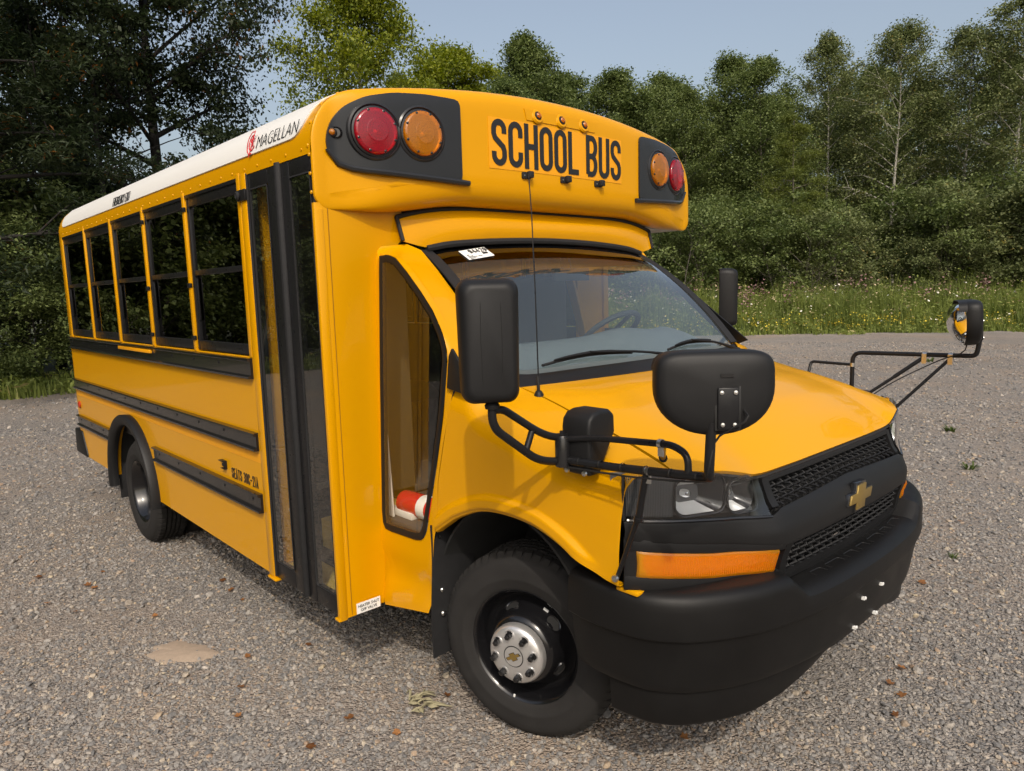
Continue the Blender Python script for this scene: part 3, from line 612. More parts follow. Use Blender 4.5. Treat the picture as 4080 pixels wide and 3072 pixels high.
# ---- pillow end shapes (front cap and rear end)
def outline(zb, rb, n=8, arch=0.):
    """closed loop (y,z): bottom from right to left... starts bottom right corner, goes up the right side, over the roof, down, along the bottom"""
    p = []
    for k in range(n+1):
        a = math.radians(270-90*k/n); p.append((-S+rb+rb*math.cos(a), zb+rb+rb*math.sin(a)))
    zz = np.linspace(zb+rb, RZ, 5)[1:-1]; p += [(-S, z) for z in zz]
    p += RH[1:]; left = [(-y, z) for y, z in p[::-1]][1:]
    p += left
    ye = S-rb; p += [(y, zb+arch*smooth((1.0-abs(y))/.45)) for y in np.linspace(ye, -ye, 34)[1:-1]]
    return p
def pillow(loop, xf, xb, rad, sgn=1, nring=9, pw=2.0):
    """rings of the rounded end: d=0 at the outer wall, d=r on the flat face"""
    n = len(loop); A = np.array(loop); nx_ = np.roll(A,-1,0); pv = np.roll(A,1,0); t = nx_-pv; t /= np.linalg.norm(t,axis=1,keepdims=True)
    N = np.stack([t[:,1], -t[:,0]],1); cen = A.mean(0)
    if ((cen-A)*N).sum() < 0: N = -N
    r = np.array([rad(y,z) for y,z in loop]); rings = [np.concatenate([np.full((n,1),xb), A],1)]
    for k in range(nring):
        q = k/(nring-1)*PI/2; d = r*(1-math.cos(q)**(2/pw)); x = xf-sgn*r*(1-math.sin(q)**(2/pw))
        P = A+N*d[:,None]; rings.append(np.stack([x, P[:,0], P[:,1]],1))
    return rings
def ring_mesh(rings, fill=True):
    n = len(rings[0]); vs = np.concatenate(rings); fs = []
    for i in range(len(rings)-1):
        for j in range(n): fs.append((i*n+j, i*n+(j+1)%n, (i+1)*n+(j+1)%n, (i+1)*n+j))
    if fill: fs.append(tuple(range((len(rings)-1)*n, len(rings)*n)))
    return MB().add(vs, fs)
CAPF, CAPB = -.545, 2.035
def bow(y): return .060*abs(y)**2.5+.045*smooth((abs(y)-.95)/.32)
def cap_r(y, z):
    lowz = smooth((2.34-z)/.16); s_ = .092-.030*lowz; b = .125-.063*smooth((abs(y)-.85)/.28)
    return s_+(b-s_)*smooth((2.24-z)/.12)
cap_loop = outline(CAPB, .065, arch=.046)
cap_rings = pillow(cap_loop, CAPF, XF-.012, cap_r, pw=2.8)
for R in cap_rings: R[:,0] = (XF-.012)+(R[:,0]-(XF-.012))*np.array([max(.12, 1-bow(y)/(CAPF-XF+.012)) for y in R[:,1]])
for q in (.9,.75,.6,.45,.3,.15,.02):
    R = cap_rings[-1 if q == .9 else -1].copy() if q == .9 else R0_.copy()
    if q == .9: R0_ = R.copy()
    R[:,1] = R0_[:,1]*q; R[:,2] = 2.3+(R0_[:,2]-2.3)*q; R[:,0] = CAPF-np.array([bow(y) for y in R[:,1]]); cap_rings.append(R)
cap_rings.insert(0, cap_rings[0].copy()); cen_ = np.array([XF-.012, 0, 2.3]); cap_rings[0][:,1] *= .93; cap_rings[0][:,2] = 2.3+(cap_rings[0][:,2]-2.3)*.85
ring_mesh(cap_rings).build('front_cap', 'yellow_cap', bus, sharp=50)
_cl = np.array(cap_loop); _cl2 = np.concatenate([_cl, _cl[:1]])
_dense = np.concatenate([np.linspace(a, b, 12)[:-1] for a, b in zip(_cl2[:-1], _cl2[1:])])
def cap_x(y, z):
    D = np.hypot(_dense[:,0]-y, _dense[:,1]-z); i = int(D.argmin()); d = D[i]; r = cap_r(*_dense[i])
    x = CAPF if d >= r else CAPF-r+r*max(0, 1-(1-d/r)**2.8)**(1/2.8)
    return (XF-.012)+(x-(XF-.012))*max(.12, 1-bow(y)/(CAPF-XF+.012))
def cap_patch(zs, yl, yr, off, t, ncol=26):
    rows = []
    for z in zs:
        a, b = yl(z), yr(z); rows.append([(cap_x(a+(b-a)*k/ncol, z)+off, a+(b-a)*k/ncol, z) for k in range(ncol+1)])
    return MB().sheet(rows, t, (1,0,0))
# rear end
rear_loop = outline(.47, .03)
ring_mesh(pillow(rear_loop, XR, XR+.11, lambda y, z: .09, sgn=-1)).build('rear_end', 'yellow_paint', bus, sharp=50)

# ---- lower sides with the rear wheel opening
def side_panel(sg):
    ax, ar = -3.55, .50; poly = [(-5.135, .40)]
    a0 = math.asin((.40-.37)/ar); 
    for k in range(21):
        a = PI-a0-(PI-2*a0)*k/20; poly.append((ax+ar*math.cos(a), .37+ar*math.sin(a)*1.04))
    poly += [(-1.345, .385), (-1.345, 1.432), (-5.135, 1.432)]
    return MB().prism(poly, 'y', *sorted((sg*S, sg*(S-.03)))).build('side_panel', 'yellow_paint', bus, bev=.003, seg=1)
side_panel(-1)
poly = [(-5.135,.40)]+[(-3.55+.5*math.cos(PI-.06-(PI-.12)*k/20), .37+.52*math.sin(PI-.06-(PI-.12)*k/20)) for k in range(21)]+[(-1.33,.385),(-1.33,1.432),(-5.135,1.432)]
MB().prism(poly, 'y', S-.03, S).build('side_panel', 'yellow_paint', bus, bev=.003, seg=1)
# header band between windows and roof is the roof section itself; posts between the windows
PX = [-1.394-.735*i for i in range(5)]
for sg in (-1, 1):
    for i, x in enumerate(PX):
        box('window_post', (x-.004, *( (-S-.004,) if sg < 0 else (S-.03,)), 1.43), (x+.030, *((-S+.03,) if sg < 0 else (S+.004,)), 2.262), 'yellow_paint', bev=.003)
    box('corner_post', (-5.14, sg*S-.02 if sg > 0 else -S, 1.43), (-5.062, S if sg > 0 else -S+.02, 2.25), 'yellow_paint', bev=.002)
box('door_post', (-1.356, -S-.006, .375), (-1.292, -S+.05, 2.255), 'yellow_paint', bev=.006)
box('door_post', (-1.356, S-.05, .385), (-1.31, S, 2.25), 'yellow_paint'); box('cap_underside', (-1.35, .86, 2.040), (XF-.03, S-.035, 2.05), 'interior_white', bus, bev=0); box('cap_side', (-1.35, S-.028, 2.045), (XF-.016, S-.001, 2.26), 'yellow_paint', bus, bev=.004); box('bulkhead_panel', (-1.345,.95,.385), (-1.325,S-.04,2.04), 'yellow_paint', bus, bev=0)
# ---- side windows
def window(x0, x1, sg):
    z0, z1, zm = 1.437, 2.258, 1.845; w = part('window'); yo, yi = sg*(S-.006), sg*(S-.032)
    lo, hi = min(yo, yi), max(yo, yi); f = .034; mb = MB()
    mb.box((x0, lo, z0), (x0+f, hi, z1)); mb.box((x1-f*.6, lo, z0), (x1, hi, z1)); mb.box((x0+f, lo, z1-.075), (x1-f*.6, hi, z1)); mb.box((x0+f, lo, z0), (x1-f*.6, hi, z0+.05))
    fr = mb.build('frame', 'black_metal', w, bev=.004)
    box('rain_lip', (x0, sg*(S-.006)-.006 if sg < 0 else S-.008, z1-.03), (x1, -S+.002 if sg < 0 else S+.004, z1-.014), 'black_metal', w, bev=.002)
    box('mid_rail', (x0+f, sg*(S-.008) if sg < 0 else S-.03, zm-.015), (x1-f*.6, -S+.03 if sg < 0 else S-.008, zm+.012), 'black_metal', w, bev=.003)
    yg = sg*(S-.018); yg2 = sg*(S-.026)
    box('pane', (x0+f-.004, min(yg, yg+.004), zm+.01), (x1-f*.6+.004, max(yg, yg+.004), z1-.072), 'glass_side', w, bev=0)
    box('pane', (x0+f-.004, min(yg2, yg2+.004), z0+.048), (x1-f*.6+.004, max(yg2, yg2+.004), zm-.012), 'glass_side', w, bev=0)
    box('latch', (x0+f, sg*(S-.012) if sg < 0 else S-.02, z0+.16), (x0+f+.016, -S+.02 if sg < 0 else S-.012, zm-.03), 'black_metal', w, bev=.002)
for sg in (-1, 1):
    for i in range(5): window(-5.064 if i == 4 else PX[i]-.735+.034, PX[i]-.004, sg)
for x in (PX[2]+.015, PX[1]+.0145):
    for z in (2.175, 1.78, 1.50): box('hinge', (x-.018, -S-.012, z-.012), (x+.020, -S+.004, z+.012), 'black_metal', bev=.003)
# ---- rub rails
def rub_rail(x0, x1, z0, z1, sg=-1):
    h = z1-z0; y = lambda d: sg*(S+d)
    prof = [(0,z1+.002),(.026,z1),(.027,z1-.009),(.014,z1-.016),(.012,z0+.016),(.027,z0+.009),(.026,z0),(0,z0-.002)]
    r = MB().prism([(y(d), z) for d, z in prof], 'x', x0, x1).build('rub_rail', 'black_gloss', bus, sharp=30)
    mb = MB(); x = x0+.12
    while x < x1-.05: mb.lathe([(.008,0),(.008,.003),(.005,.005),(0,.005)], (x, y(.012), (z0+z1)/2+.012), (0,sg,0), 8); x += .36
    mb.build('bolt', 'black_metal', r); return r
for sg in (-1, 1):
    xe = -1.372
    r1 = rub_rail(-5.12, xe, 1.330, 1.424, sg); rub_rail(-5.13, xe, .985, 1.070, sg); rub_rail(-3.02, xe, .682, .772, sg); rub_rail(-5.13, -4.07, .664, .752, sg)
box('exit_reflector', (-3.56, -S-.0295, 1.385), (-2.85, -S-.012, 1.405), 'yellow_decal', bus, bev=.001)
MB().box((-5.12,-S-.0015,.925),(-1.362,-S+.001,.968)).build('reflective_tape', 'yellow_decal', bus)
# latch and side marker
mb = MB(); mb.box((-1.865,-S-.022,.865),(-1.80,-S+.002,.869)); mb.box((-1.85,-S-.018,.825),(-1.80,-S+.002,.829)); mb.box((-1.803,-S-.018,.829),(-1.799,-S+.002,.865)); mb.lathe([(.011,0),(.011,.012),(.007,.016),(0,.016)], (-1.825,-S,.847), (0,-1,0), 10)
mb.build('door_latch', 'black_metal', bus, bev=.001)
MB().lathe([(.03,0),(.03,.008),(.02,.014),(0,.016)], (-5.06,-S,.845), (0,-1,0), 16).build('side_marker', 'reflector_red', bus)
# hinge block at the top of the door post
mb = MB(); mb.box((-1.372,-S-.016,2.135),(-1.285,-S-.004,2.185)); mb.build('door_bumper', 'black_metal', bus, bev=.004)
MB().lathe([(.019,0),(.021,.006),(.013,.013),(.006,.010),(0,.010)], (-1.35,-S-.016,2.16), (0,-1,0), 16).build('bolt', 'rubber', bus)

# ---- entrance door
def leaf(x0, x1, g0, g1):
    lf = part('door_leaf'); ya, yb = -S+.002, -S+.036; z0, z1 = .385, 2.252; ga, gb = .462, 2.182
    mb = MB(); mb.box((x0,ya,z0),(g0,yb,z1)); mb.box((g1,ya,z0),(x1,yb,z1)); mb.box((g0,ya,z0),(g1,yb,ga)); mb.box((g0,ya,gb),(g1,yb,z1)); mb.build('frame', 'black_metal', lf, bev=.005)
    mb = MB()
    for q in (rrect(g1-g0, gb-ga, .012, 3, (g0+g1)/2, (ga+gb)/2),):
        n = len(q); ii = [((x-(g0+g1)/2)*(1-.012/(g1-g0))+(g0+g1)/2, (z-(ga+gb)/2)*(1-.012/(gb-ga))+(ga+gb)/2) for x, z in q]
        vs = [(x,-S+.001,z) for x,z in q]+[(x,-S-.001,z) for x,z in ii]+[(x,-S+.008,z) for x,z in ii]
        mb.add(vs, [(i,(i+1)%n,n+(i+1)%n,n+i) for i in range(n)]+[(n+i,n+(i+1)%n,2*n+(i+1)%n,2*n+i) for i in range(n)])
    mb.build('window_seal', 'rubber', lf)
    MB().box((g0-.002,-S+.004,ga-.002),(g1+.002,-S+.008,gb+.002)).build('pane', 'glass_door', lf)
leaf(-1.286, -.985, -1.266, -1.082); leaf(-.955, -.684, -.880, -.698)
box('door_jamb', (-1.36,-1.236,.43), (-1.305,-1.13,2.2), 'yellow_paint')
MB().prism([(-.989,-S+.035),(-.989,-S-.004),(-.978,-S-.014),(-.962,-S-.014),(-.951,-S-.004),(-.951,-S+.035)], 'z', .388, 2.250).build('door_seal', 'rubber', bus, bev=.003)
MB().prism([(-1.292,-S+.03),(-1.292,-S-.002),(-1.284,-S-.006),(-1.278,-S+.03)], 'z', .39, 2.25).build('door_seal', 'rubber', bus)
mb = MB()
for i in range(7): mb.lathe([(.006,0),(.005,.003),(0,.0035)], (-1.25+.085*i,-S+.006,2.222), (0,-1,0), 8)
mb.build('bolt', 'black_metal', bus)

# ---- bulkhead: front wall of the body beside the cab (entrance side only)
for sg in (-1,):
    rows = []
    for z in np.linspace(.372, 2.06, 14):
        r = []
        zi = interp(z, [.36,.7,1.86,1.93,2.06], [-1.03,-1.02,-.98,-.87,-.86])
        P = [(XF-.02,-S-.004),(XF-.006,-S-.004),(XF,-S+.004),(XF,-S+.05)]+[(XF-.03*smooth(k/8)*.8, -S+.05+(zi+.02+S-.05)*k/8) for k in range(1,9)]
        rows.append([(x, -sg*y, z) for x, y in P])
    MB().sheet(rows, .004, (1,0,0)).build('bulkhead_panel', 'yellow_paint', bus, sharp=40)
    box('bulkhead_seam', (XF-.002, min(sg*(S-.052),sg*(S-.049)), .38), (XF+.0015, max(sg*(S-.0515),sg*(S-.0495)), 2.04), 'seam', bus, bev=0)
    if sg < 0:
        box('door_post', (XF-.012, -S-.008, .365), (XF+.004, -S+.03, 2.04), 'yellow_paint', bus, bev=.005)
        box('post_foot', (XF-.035, -S-.012, .366), (XF+.003, -S+.02, .378), 'yellow_paint', bus, bev=.003)
box('post_foot', (-1.36, -S-.012, .366), (-1.272, -S+.02, .378), 'yellow_paint', bus, bev=.003)
# rivets: along the eave and the cap edge
mb = MB()
for i in range(32): mb.lathe([(.0065,0),(.005,.003),(0,.0042)], (-5.0+.137*i,-S,2.268), (0,-1,.12), 7)
for i in range(7): mb.lathe([(.008,0),(.006,.004),(0,.005)], (XF+.008-.03,-S-.0005,2.10+.07*i if i < 3 else 2.1+.07*i), (0,-1,0), 7) if i < 3 else None
for i in range(6): y, z, ny, nz_ = roof_at(.03+.09*i); mb.lathe([(.008,0),(.006,.004),(0,.005)], (XF-.03, y, z), (0,ny,nz_), 7)
tag(mb.build('rivets', 'yellow_paint', bus), kind='stuff')

def resample_closed(P, n):
    P = np.array(P+[P[0]], float); seg = np.linalg.norm(np.diff(P,axis=0),axis=1); cum = np.concatenate([[0],np.cumsum(seg)]); s = np.linspace(0,cum[-1],n+1)[:-1]
    return np.stack([np.interp(s,cum,P[:,k]) for k in range(P.shape[1])],1)
# ---- lamp panels on the cap
def smin(v): return v
for sg in (-1, 1):
    pan = part('lamp_panel')
    BND = fillet([(y, z, 0) for y, z in ((-.614,2.34),(-.614,2.506),(-.78,2.509),(-.92,2.498),(-1.04,2.470),(-1.12,2.428),(-1.17,2.370),(-1.195,2.305),(-1.19,2.25),(-1.155,2.212),(-1.09,2.192),(-.88,2.180),(-.614,2.168),(-.614,2.34))], .03, 4)
    BND = resample_closed([(p[0], p[1]) for p in BND[:-1]], 90); cy_, cz_ = -.92, 2.345; rows = []
    for q in np.linspace(.02, 1, 26):
        rows.append([(cap_x(cy_+(b[0]-cy_)*q, cz_+(b[1]-cz_)*q)+.009, -sg*(cy_+(b[0]-cy_)*q), cz_+(b[1]-cz_)*q) for b in list(BND)+[BND[0]]])
    rows.append([(p[0]-.018, p[1], p[2]) for p in rows[-1]])
    n = len(rows[0]); mb = MB(); mb.add([p for r in rows for p in r], [(i*n+j, i*n+j+1, (i+1)*n+j+1, (i+1)*n+j) for i in range(len(rows)-1) for j in range(n-1)]+[tuple(range(n-1))])
    mb.build('panel_face', 'black_panel', pan, sharp=45)
    # ledge under the panel
    path = []
    for y in np.linspace(-1.196, -.580, 14):
        z = interp(y, [-1.196,-1.16,-1.09,-.97,-.58], [2.262,2.213,2.190,2.183,2.166]); path.append((cap_x(y, z)+.009, -sg*y, z))
    MB().tube(path, [.006]+[.013]*12+[.012], 8).build('ledge', 'black_panel', pan)
    for y, z, m, k in ((-1.008, 2.338, 'lens_red', 'red'), (-.806, 2.348, 'lens_amber', 'amber')):
        lp_ = part('warning_lamp'); x = cap_x(y, z)+.004
        ax = Vector((1, -sg*(-.20 if y < -1 else -.10), 0)).normalized(); c = (x, -sg*y, z)
        MB().lathe([(.114,-.012),(.111,.007),(.104,.012),(.099,.006),(.097,-.03)], c, ax, 40).build('bezel', 'black_panel', lp_)
        pr_ = [(.0885,-.005),(.0885,.016),(.087,.022),(.083,.0245)]
        for q in range(9): r_ = .080-.0042*q; h_ = .026+.0012*q; pr_ += [(r_, h_), (r_-.0030, h_+.0016)]
        pr_ += [(.040,.0372),(.02,.0385),(0,.039)]
        MB().lathe(pr_, c, ax, 44).build('lens', m, lp_, sharp=50)
        MB().lathe([(.086,.012),(.075,.0),(.055,-.012),(.03,-.018),(0,-.02)], c, ax, 32).build('reflector', 'silver', lp_)
        MB().lathe([(.008,-.018),(.008,.006),(.004,.012),(0,.013)], c, ax, 10).build('bulb', 'white_print', lp_)
        MB().lathe([(.098,-.008),(.0965,.008),(.0895,.010),(.0895,-.004)], c, ax, 40).build('ring', 'black_gloss', lp_)
        u = Vector((0,0,1)).cross(ax).normalized(); v = ax.cross(u); mb = MB()
        for i in range(8):
            a = PI/8+i*PI/4; mb.lathe([(.0055,.018),(.0055,.0265),(.003,.028),(0,.028)], Vector(c)+u*.081*math.cos(a)+v*.081*math.sin(a), ax, 8)
        mb.build('screw', 'black_gloss', lp_)
    # clearance lamp in its oval pocket at the corner
    y, z = -1.160, 2.326; x = cap_x(y, z); ax = Vector((.80, sg*.60, 0)).normalized(); c = Vector((x, -sg*y, z))+ax*.002
    cl_ = part('clearance_lamp'); u = Vector((0,0,1)).cross(ax).normalized(); v = ax.cross(u)
    mb = MB(); q = rrect(.075, .046, .022, 6); n = len(q)
    vs = [c+u*a+v*b+ax*.001 for a,b in q]+[c+u*a*.9+v*b*.88+ax*.010 for a,b in q]+[c+u*a*.78+v*b*.72+ax*.004 for a,b in q]
    mb.add(vs, [(i,(i+1)%n,n+(i+1)%n,n+i) for i in range(n)]+[(n+i,n+(i+1)%n,2*n+(i+1)%n,2*n+i) for i in range(n)]+[tuple(range(2*n,3*n))]); mb.build('pocket', 'black_gloss', cl_)
    MB().lathe([(.018,0),(.017,.010),(.012,.013),(.012,.009)], c+ax*.004, ax, 18).build('ring', 'rubber', cl_)
    MB().lathe([(.012,.008),(.011,.016),(.007,.020),(0,.021)], c+ax*.004, ax, 16).build('lens', 'lens_amber', cl_)
# raised pad with three clearance lamps
zs = np.linspace(2.474, 2.522, 5)
rows = [[(cap_x(y, z)+.004, y, z) for y in np.linspace(-.235-.015*(z-2.474)/.05, .235+.015*(z-2.474)/.05, 20)] for z in zs]
MB().sheet(rows, .010, (1,0,0)).build('lamp_pad', 'yellow_cap', bus, bev=0, sharp=50)
for y in (-.168, -.008, .152):
    cl_ = part('clearance_lamp'); z = 2.4985; c = Vector((cap_x(y, z)+.005, y, z)); ax = Vector((1,0,.25)).normalized()
    MB().lathe([(.036,-.004),(.030,.004),(.021,.005),(.019,-.002)], c, ax, 24).build('bezel', 'yellow_cap', cl_)
    MB().lathe([(.020,-.002),(.019,.008),(.014,.011),(.014,.007)], c, ax, 20).build('ring', 'rubber', cl_)
    MB().lathe([(.0142,.004),(.013,.012),(.008,.017),(0,.018)], c, ax, 16).build('lens', 'lens_amber', cl_)
# three rubber hold-down clips under the lettering
for y in (-.246, .008, .258):
    z = 2.226; x = CAPF-bow(y); cp_ = part('hold_down_clip')
    mb = MB(); mb.box((x-.002,y-.028,z-.016),(x+.010,y+.024,z+.014)); mb.box((x+.008,y-.004,z-.012),(x+.030,y+.026,z+.018)); mb.build('clip_body', 'rubber', cp_, bev=.004)
    MB().lathe([(.004,0),(.004,.003),(0,.0035)], (x+.010,y-.018,z-.002), (1,0,0), 8).build('screw', 'steel', cp_)

# ---- lettering made of strokes
def ribbon(mb, pts, w, to3, closed=False, t=.0012):
    P = [Vector((p[0], p[1], 0)) for p in pts]; n = len(P); A = []; B = []
    for i in range(n):
        a = P[i-1] if (i or closed) else P[i]; b = P[(i+1)%n] if (i < n-1 or closed) else P[i]
        d0 = (P[i]-a).normalized() if (P[i]-a).length > 1e-9 else None; d1 = (b-P[i]).normalized() if (b-P[i]).length > 1e-9 else None
        d = ((d0 or d1)+(d1 or d0)).normalized(); nn = Vector((-d.y, d.x, 0)); k = 1.0
        if d0 and d1: k = 1/max(.6, nn.dot(Vector((-d0.y, d0.x, 0))))
        A.append(P[i]+nn*w/2*k); B.append(P[i]-nn*w/2*k)
    m = n if closed else n-1
    vs = [to3(p.x,p.y,t) for p in A]+[to3(p.x,p.y,t) for p in B]+[to3(p.x,p.y,-t) for p in A]+[to3(p.x,p.y,-t) for p in B]; fs = []
    for i in range(m):
        j = (i+1)%n; fs += [(i,j,n+j,n+i),(2*n+i,3*n+i,3*n+j,2*n+j),(i,2*n+i,2*n+j,j),(n+i,n+j,3*n+j,3*n+i)]
    if not closed: fs += [(0,n,3*n,2*n),(n-1,3*n-1,4*n-1,2*n-1)]
    mb.add(vs, fs)
def arc2(cx, cy, rx, ry, a0, a1, n=9): return [(cx+rx*math.cos(math.radians(a0+(a1-a0)*k/n)), cy+ry*math.sin(math.radians(a0+(a1-a0)*k/n))) for k in range(n+1)]
def glyph(ch, W, H, s):
    """stroke paths (points, closed); stroke centred s/2 inside the box"""
    l, r, b, t, m = s/2, W-s/2, s/2, H-s/2, H/2; rx = (r-l)/2; cx = W/2; ry = min(rx*1.05, H*.22)
    if ch == 'O': return [(arc2(cx,t-ry,rx,ry,0,180)+arc2(cx,b+ry,rx,ry,180,360), True)]
    if ch == 'C': return [([(r,H*.66)]+arc2(cx,t-ry,rx,ry,0,180)+arc2(cx,b+ry,rx,ry,180,360)+[(r,H*.34)], False)]
    if ch == 'S': return [([(r,H*.70)]+arc2(cx,t-ry,rx,ry,0,180)+[(l,H*.68),(l+rx*.25,H*.585),(cx,H*.5),(r-rx*.25,H*.415),(r,H*.32)]+arc2(cx,b+ry,rx,ry,0,-180)+[(l,H*.30)], False)]
    if ch == 'H': return [([(l,0),(l,H)],False),([(r,0),(r,H)],False),([(l,m),(r,m)],False)]
    if ch == 'L': return [([(l,H),(l,b),(W,b)],False)]
    if ch == 'U': return [([(l,H)]+arc2(cx,b+ry,rx,ry,180,360)+[(r,H)],False)]
    if ch == 'B': 
        q = (t-m)/2; q2 = (m-b)/2
        return [([(l,b),(l,t),(cx,t)]+arc2(cx,m+q,rx,q,90,-90)[1:]+[(l,m)],False),([(cx,m)]+arc2(cx,b+q2,rx*1.0,q2,90,-90)[1:]+[(l,b)],False)]
    if ch == 'E': return [([(W,t),(l,t),(l,b),(W,b)],False),([(l,m),(W*.85,m)],False)]
    if ch == 'A': return [([(l*.6,0),(cx,H),(W-l*.6,0)],False),([(W*.2,H*.3),(W*.8,H*.3)],False)]
    if ch == 'T': return [([(0,t),(W,t)],False),([(cx,0),(cx,H)],False)]
    if ch == 'I': return [([(cx,0),(cx,H)],False)]
    if ch == '1': return [([(W*.25,H*.78),(cx,H*.95),(cx,0)],False)]
    if ch == '-': return [([(0,m),(W,m)],False)]
    if ch == 'M': return [([(l,0),(l,H),(cx,H*.3),(r,H),(r,0)],False)]
    if ch == 'N': return [([(l,0),(l,H),(r,0),(r,H)],False)]
    if ch == 'R': 
        q = (t-m)/2; return [([(l,0),(l,t),(cx,t)]+arc2(cx,m+q,rx,q,90,-90)[1:]+[(l,m)],False),([(cx,m),(r,0)],False)]
    if ch == 'G': return [([(r,H*.70)]+arc2(cx,t-ry,rx,ry,0,180)+arc2(cx,b+ry,rx,ry,180,360)+[(r,H*.46),(cx,H*.46)],False)]
    if ch == 'Y': return [([(l,H),(cx,m),(r,H)],False),([(cx,m),(cx,0)],False)]
    if ch == 'X': return [([(l,H),(r,0)],False),([(r,H),(l,0)],False)]
    if ch == 'F': return [([(W,t),(l,t),(l,0)],False),([(l,m),(W*.85,m)],False)]
    if ch == 'V': return [([(l,H),(cx,0),(r,H)],False)]
    if ch == '0': return glyph('O',W,H,s)
    if ch == '2': return [([(l,H*.70)]+arc2(cx,t-ry,rx,ry,180,0)+[(r,H*.62),(l,b),(W,b)],False)]
    if ch == '3': 
        q = (t-m)/2; q2 = (m-b)/2; return [([(l,H*.82)]+arc2(cx,t-q,rx,q,150,-90)+arc2(cx,b+q2,rx,q2,90,-150)+[(l,H*.2)],False)]
    if ch == '4': return [([(W,H*.28),(0,H*.28),(W*.68,H),(W*.68,0)],False)]
    if ch == '9': 
        q = H*.27; return [(arc2(cx,t-q,rx,q,0,360,14),False),([(r,t-q),(r,H*.3)]+arc2(cx,b+ry,rx,ry,0,-150),False)]
    return []
def lettering(name, text, W, H, s, gap, to3, m, parent, widths={}, space=None):
    mb = MB(); x = 0
    for ch in text:
        if ch == ' ': x += (space or W*.6); continue
        w = widths.get(ch, 1)*W
        for pts, cl in glyph(ch, w, H, s): ribbon(mb, [(px+x, py) for px, py in pts], s, to3, cl)
        x += w+gap
    return mb.build(name, m, parent, recalc=False, sharp=30), x-gap
# reflective patch and SCHOOL BUS
zs = np.linspace(2.243, 2.462, 4)
MB().sheet([[(CAPF+.0018-bow(y), y, z) for y in np.linspace(-.462, .455, 24)] for z in zs], .002, (1,0,0)).build('reflective_patch', 'yellow_decal', bus)
k_ = .877/.908
lettering('lettering', 'SCHOOL BUS', .088*k_, .200, .0255, .0125*k_, lambda a, b, t: (CAPF+.0036+t-bow(-.447+a), -.447+a, 2.257+b), 'black_print', bus, {'L': .86}, .045)

def text(name, s, size, origin, ax, ay, m, parent, sx=1.0, shear=0., align='LEFT', ext=.0008, off=0.):
    cu = bpy.data.curves.new(name, 'FONT'); cu.body = s; cu.size = size; cu.align_x = align; cu.shear = shear; cu.extrude = ext; cu.offset = off; cu.resolution_u = 3
    ob = bpy.data.objects.new(name, cu); me = bpy.data.meshes.new_from_object(ob); bpy.data.objects.remove(ob)
    ax, ay = Vector(ax).normalized(), Vector(ay).normalized(); az = ax.cross(ay)
    M = Matrix(((ax.x*sx,ay.x,az.x,origin[0]),(ax.y*sx,ay.y,az.y,origin[1]),(ax.z*sx,ay.z,az.z,origin[2]),(0,0,0,1))); me.transform(M)
    return link(name, me, m, parent, smooth=False)
lettering('lettering', 'SEATS 30C-21A', .0195, .054, .0050, .0075, lambda a, b, t: (-1.737+a, -S-.0018-t, .792+b), 'black_print', bus, {'I': .4, '1': .5}, .016)
y, z, ny, nz_ = roof_at(.084); uE = Vector((0, abs(nz_), abs(ny))); oE = Vector((-3.455, y+ny*.0085, z+nz_*.0085))
lettering('lettering', 'EMERGENCY EXIT', .0225, .056, .0040, .0075, lambda a, b, t: oE+Vector((a,0,0))+uE*b+Vector((0,ny,nz_))*t, 'black_print', bus, {'I': .4}, .018)
y, z, ny, nz_ = roof_at(.090); u_ = Vector((0, abs(nz_), abs(ny)))
mg, _ = None, None
text('lettering', 'MAGELLAN', .080, (-1.175,y+ny*.0085,z+nz_*.0085), (1,0,0), u_, 'black_print', bus, .97, .15, off=-.002)
# globe emblem beside it
mb = MB(); o3 = Vector((-1.262,y+ny*.0085,z+nz_*.0085))
def g3(a, b, t): return o3+Vector((a,0,0))+u_*b+Vector((0,ny,nz_))*t
for q in (arc2(.045,.035,.030,.034,60,330,16), arc2(.040,.035,.046,.05,75,285,16), [(.058,.088),(.028,-.028)]): ribbon(mb, q, .0042, g3)
for cx_, cy_, r_ in ((.037,.045,.009),(.05,.03,.008),(.046,.058,.006),(.060,.05,.005)):
    q = arc2(cx_,cy_,r_,r_*1.2,0,330,9); mb.add([g3(a,b,.001) for a,b in q], [tuple(range(len(q)))])
mb.build('emblem', 'red_print', bus, recalc=False)
# heater valve label
MB().box((XF+.0005,-1.178,.374),(XF+.0025,-1.064,.420)).build('valve_label', 'white_print', bus)
for i, t_ in enumerate(('HEATER SHUT','OFF VALVE')):
    text('lettering', t_, .0175, (XF+.003,-1.121,.400-.0185*i), (0,1,0), (0,0,1), 'black_print', bus, .92, 0, 'CENTER')
# ================================================================== cab
ysd = lambda z: -1.02+.035*(z-.7)/1.15           # cab side, slight lean in
QW = [(-.655,1.859),(-.593,1.862),(-.537,1.846),(-.458,1.786),(-.368,1.709),(-.296,1.639),(-.241,1.562),(-.214,1.503),(-.21,1.452),(-.241,1.24),(-.285,1.056),(-.336,.863),(-.364,.763),(-.39,.726),(-.435,.715),(-.622,.708),(-.668,.712),(-.685,.749),(-.671,1.389)]
OUT = [(-.70,-.985,1.885),(-.685,-.945,1.925),(-.66,-.79,1.905),(-.515,-.798,1.797),(-.375,-.806,1.68),(-.235,-.812,1.556),(-.095,-.83,1.415),(-.12,-.93,1.400),(-.178,-.995,1.365),(-.215,-1.0,1.25),(-.247,-1.007,1.133),(-.285,-1.011,.983),(-.292,-1.016,.815),(-.315,-1.018,.756),(-.345,-1.026,.50),(-.352,-1.028,.43),(-.52,-1.03,.398),(-.70,-1.031,.362),(-.71,-1.02,.75),(-.705,-1.0,1.40)]
